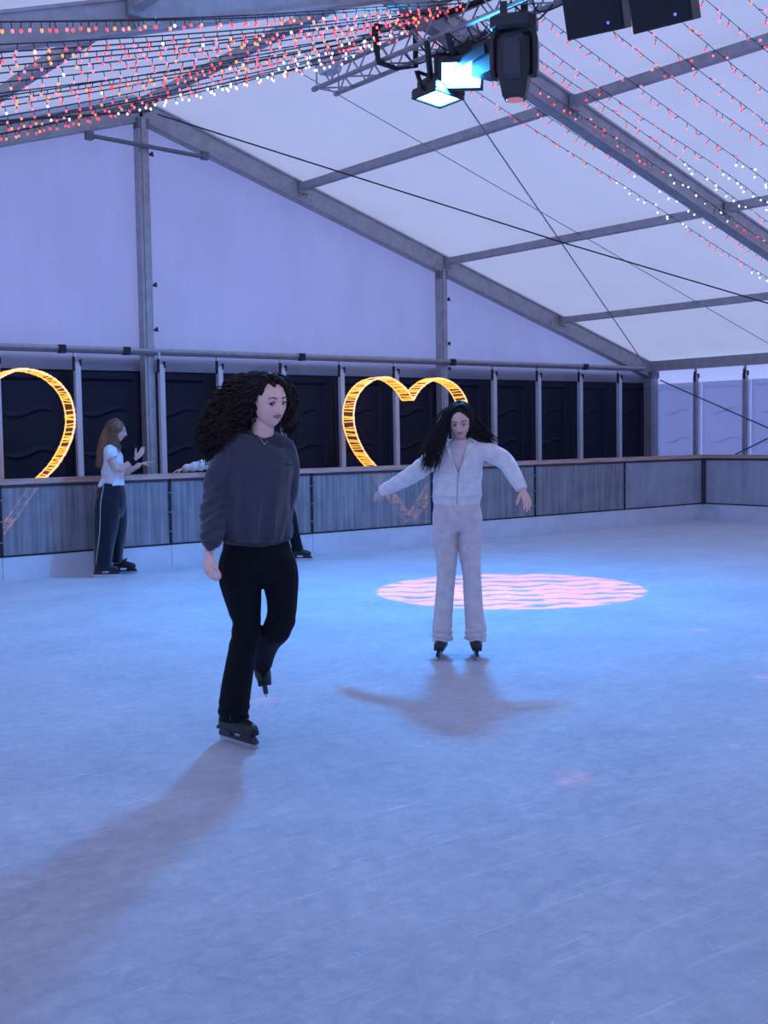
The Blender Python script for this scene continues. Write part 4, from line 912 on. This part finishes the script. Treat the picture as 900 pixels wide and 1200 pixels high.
bm = bmesh.new(); f.T(bm, [(152.5, 543, .165, 4.6), (155, 541.2, .163, 4.6), (158, 539.2, .16, 4.4)], m=2); obj('wristband', bm, BLACKP, f.e, True)
bm = bmesh.new()
f.T(bm, [(132, 520.5, 0, 7, 8), (131, 524, 0, 9.5, 14), (130.5, 530, 0, 11.5, 20), (132, 545, 0, 13, 20), (132, 558, 0, 13, 18), (132.5, 569, 0, 13, 18)])
f.T(bm, [(129, 527, .13, 7.5), (129.5, 532, .18, 7.6), (131, 537, .195, 7.2)]); f.T(bm, [(130, 527, -.13, 7.5), (132, 533, -.18, 7.4), (134, 538, -.195, 7)])
f.T(bm, [(122, 563, .10, 4, 6), (118, 567, .12, 3, 4), (115.5, 570.5, .13, 1.5, 2)])
me = remesh(bm, .007, 3); folds(me, lambda x, y, c: .004*np.sin(x*.5+y*.35)); f.part('tee_shirt', me, TEE)
bm = bmesh.new()
f.T(bm, [(130, 566, 0, 14.5, 18), (130, 578, 0, 17, 20.5), (130, 592, 0, 17.5, 20), (130, 606, 0, 13, 14)])
f.T(bm, [(129, 572, .04, 9, 10), (127, 588, .08, 15, 14), (124.5, 610, .085, 14.5, 14), (122.5, 635, .085, 12.5, 13), (121, 655, .085, 11, 12.5), (120.5, 664, .085, 10.5, 12)])
f.T(bm, [(131, 572, -.04, 9, 10), (133, 588, -.09, 14.5, 14), (136, 610, -.12, 13, 13), (136, 635, -.14, 10.5, 12), (136, 650, -.15, 8.5, 11), (136.5, 659, -.15, 8, 11)])
me = remesh(bm, .008, 4); folds(me, lambda x, y, c: .006*np.sin(x*.55+y*.02)*np.clip((y-600)/40, 0, 1)); tb = bvh_of(me); tr_ = f.part('trousers', me, NAVY)
f.line('side_stripe', tb, [(121.5, 569), (118, 590), (117, 620), (114.5, 645), (112.5, 660)], .0055, STRIPE, tr_, .001)
for px_, py_, t in ((124, 676, .09), (145, 671, -.15)):
    c = f.W(px_, py_, t); c.z = 0; d = f.dir(1.45 if px_ < 130 else 1.25); skate(f, skate_m(c-d*.13, c+d*.15), buckle=False, s=.95)
bm = bmesh.new()
for a, b2, c, r in ((0, -.014, .034, .096), (0, -.035, .0, .092), (0, -.045, -.02, .085)): ball(bm, HM @ V((a, b2, c)), r, 20, 16)
f.T(bm, [(131, 502, 0, 8.5, 9), (124, 517, .01, 8, 12), (119, 532, .02, 6, 12), (117, 545, .02, 4.5, 9), (116.5, 548, .02, 3.5, 7)])
me = remesh(bm, .009, 4); hr = f.part('hair', me, AUBURN)
bm = hair_strands(f, [[(136, 491, .0), (127, 495, .02), (120, 512, .04), (115, 532, .05), (113, 549, .04)], [(137, 491, .06), (131, 498, .09), (126, 514, .09), (121, 532, .08), (118, 548, .06)], [(137, 491, -.02), (128, 495, -.06), (121, 514, -.08), (117, 534, -.05), (116, 549, -.02)]], 130, .0045, .004, .2, 21, .008, 22)
hair_strands(f, [[(138, 491, .05), (136, 500, .105), (138, 512, .11), (141, 522, .12), (143, 529, .12)], [(138, 491, .05), (132, 500, .11), (133, 512, .12), (137, 524, .14), (141, 531, .13)], [(138, 491, .05), (131, 500, .11), (128, 515, .12), (127, 522, .16)]], 70, .0042, .003, .2, 22, .003, 22, bm)
obj('strands', bm, AUBURN, hr, True)

# ---- skater holding the rail, mostly hidden behind the front skater
f = Figure((7.35, 11.55, 0), 'person hidden behind the front skater, white sleeve stretched along the rail, black trousers'); f.skin = SKIN3
HM = frame(f.W(286, 501, .02), f.dir(-1.3, -.15), 0); HS = .95
bm = bmesh.new(); head_shell(bm, HM, HS, 1.03)
f.T(bm, [(289, 508, 0, 5.5), (291, 518, 0, 6), (293, 524, 0, 9, 13)])
f.T(bm, [(292, 521, 0, 7, 10), (295, 528, 0, 10, 17), (306, 552, 0, 11, 16), (316, 575, 0, 11, 16), (320, 588, 0, 12, 16)])
f.T(bm, [(288, 528, .14, 5.5), (270, 537, .12, 4.8), (256, 542, .08, 4.3), (235, 546.5, .0, 3.8), (214, 550.5, -.10, 3.0)])
f.T(bm, [(297, 530, -.16, 5.5), (301, 545, -.2, 4.5), (296, 556, -.22, 4), (284, 553, -.22, 3.5), (277, 552, -.22, 3)])
hand(bm, f.W(214.5, 549.5, -.11), -f.R+V((0, 0, -.30)), V((0, 0, -1)), 1, .95, (.15, .3, .3), .10)
hand(bm, f.W(277, 551, -.22), -f.R, V((0, 0, -1)), -1, .95)
f.T(bm, [(318, 585, .08, 9), (318, 615, .1, 7), (318, 642, .1, 5.5), (318, 655, .1, 4.5)])
f.T(bm, [(326, 583, -.08, 9), (338, 610, -.08, 7), (345, 632, -.08, 5), (348, 645, -.08, 4.5)])
me = remesh(bm, .006, 1); f.part('body', me, SKIN3); face_features(f, HM, HS, LASH, DKIRIS)
bm = bmesh.new()
f.T(bm, [(292, 519, 0, 7, 8), (293.5, 523, 0, 10, 15), (296, 530, 0, 12, 19), (307, 552, 0, 13, 18), (317, 576, 0, 13.5, 18)])
f.T(bm, [(290, 527, .12, 7), (270, 536, .12, 7), (254, 541, .08, 6.8), (235, 545.5, .0, 6), (222, 548, -.06, 4.8), (215, 549.5, -.1, 4)]); f.T(bm, [(297, 529, -.14, 7), (301, 545, -.2, 6), (296, 555, -.22, 5.5), (282, 552, -.22, 4)])
me = remesh(bm, .008, 3); folds(me, lambda x, y, c: .005*np.sin(x*.7)); f.part('sweatshirt', me, TEE)
bm = bmesh.new()
f.T(bm, [(316, 572, 0, 13.5, 17), (322, 584, 0, 15.5, 18), (324, 592, 0, 15, 17)])
f.T(bm, [(318, 588, .08, 11), (318, 615, .1, 9), (318, 640, .1, 8), (318, 650, .1, 7.5)]); f.T(bm, [(328, 582, -.06, 12), (338, 605, -.08, 9.5), (344, 625, -.08, 7), (348, 640, -.08, 6.5), (349, 645, -.08, 6.5)])
me = remesh(bm, .008, 3); f.part('trousers', me, BLACKP)
for px_, py_, t, a in ((316, 658, .1, -1.2), (352, 654.5, -.08, 1.3)):
    c = f.W(px_, py_, t); c.z = 0; d = f.dir(a); skate(f, skate_m(c-d*.13, c+d*.15), buckle=False, s=.92)
bm = bmesh.new()
for a, b2, c, r in ((0, -.028, .020, .097), (0, -.045, -.02, .085)): ball(bm, HM @ V((a, b2, c)), r*.97, 20, 16)
f.T(bm, [(291, 500, 0, 8, 9), (296, 515, 0, 8, 11), (299, 532, 0, 6, 10), (300, 542, 0, 4, 7)])
f.part('hair', remesh(bm, .009, 3), AUBURN)
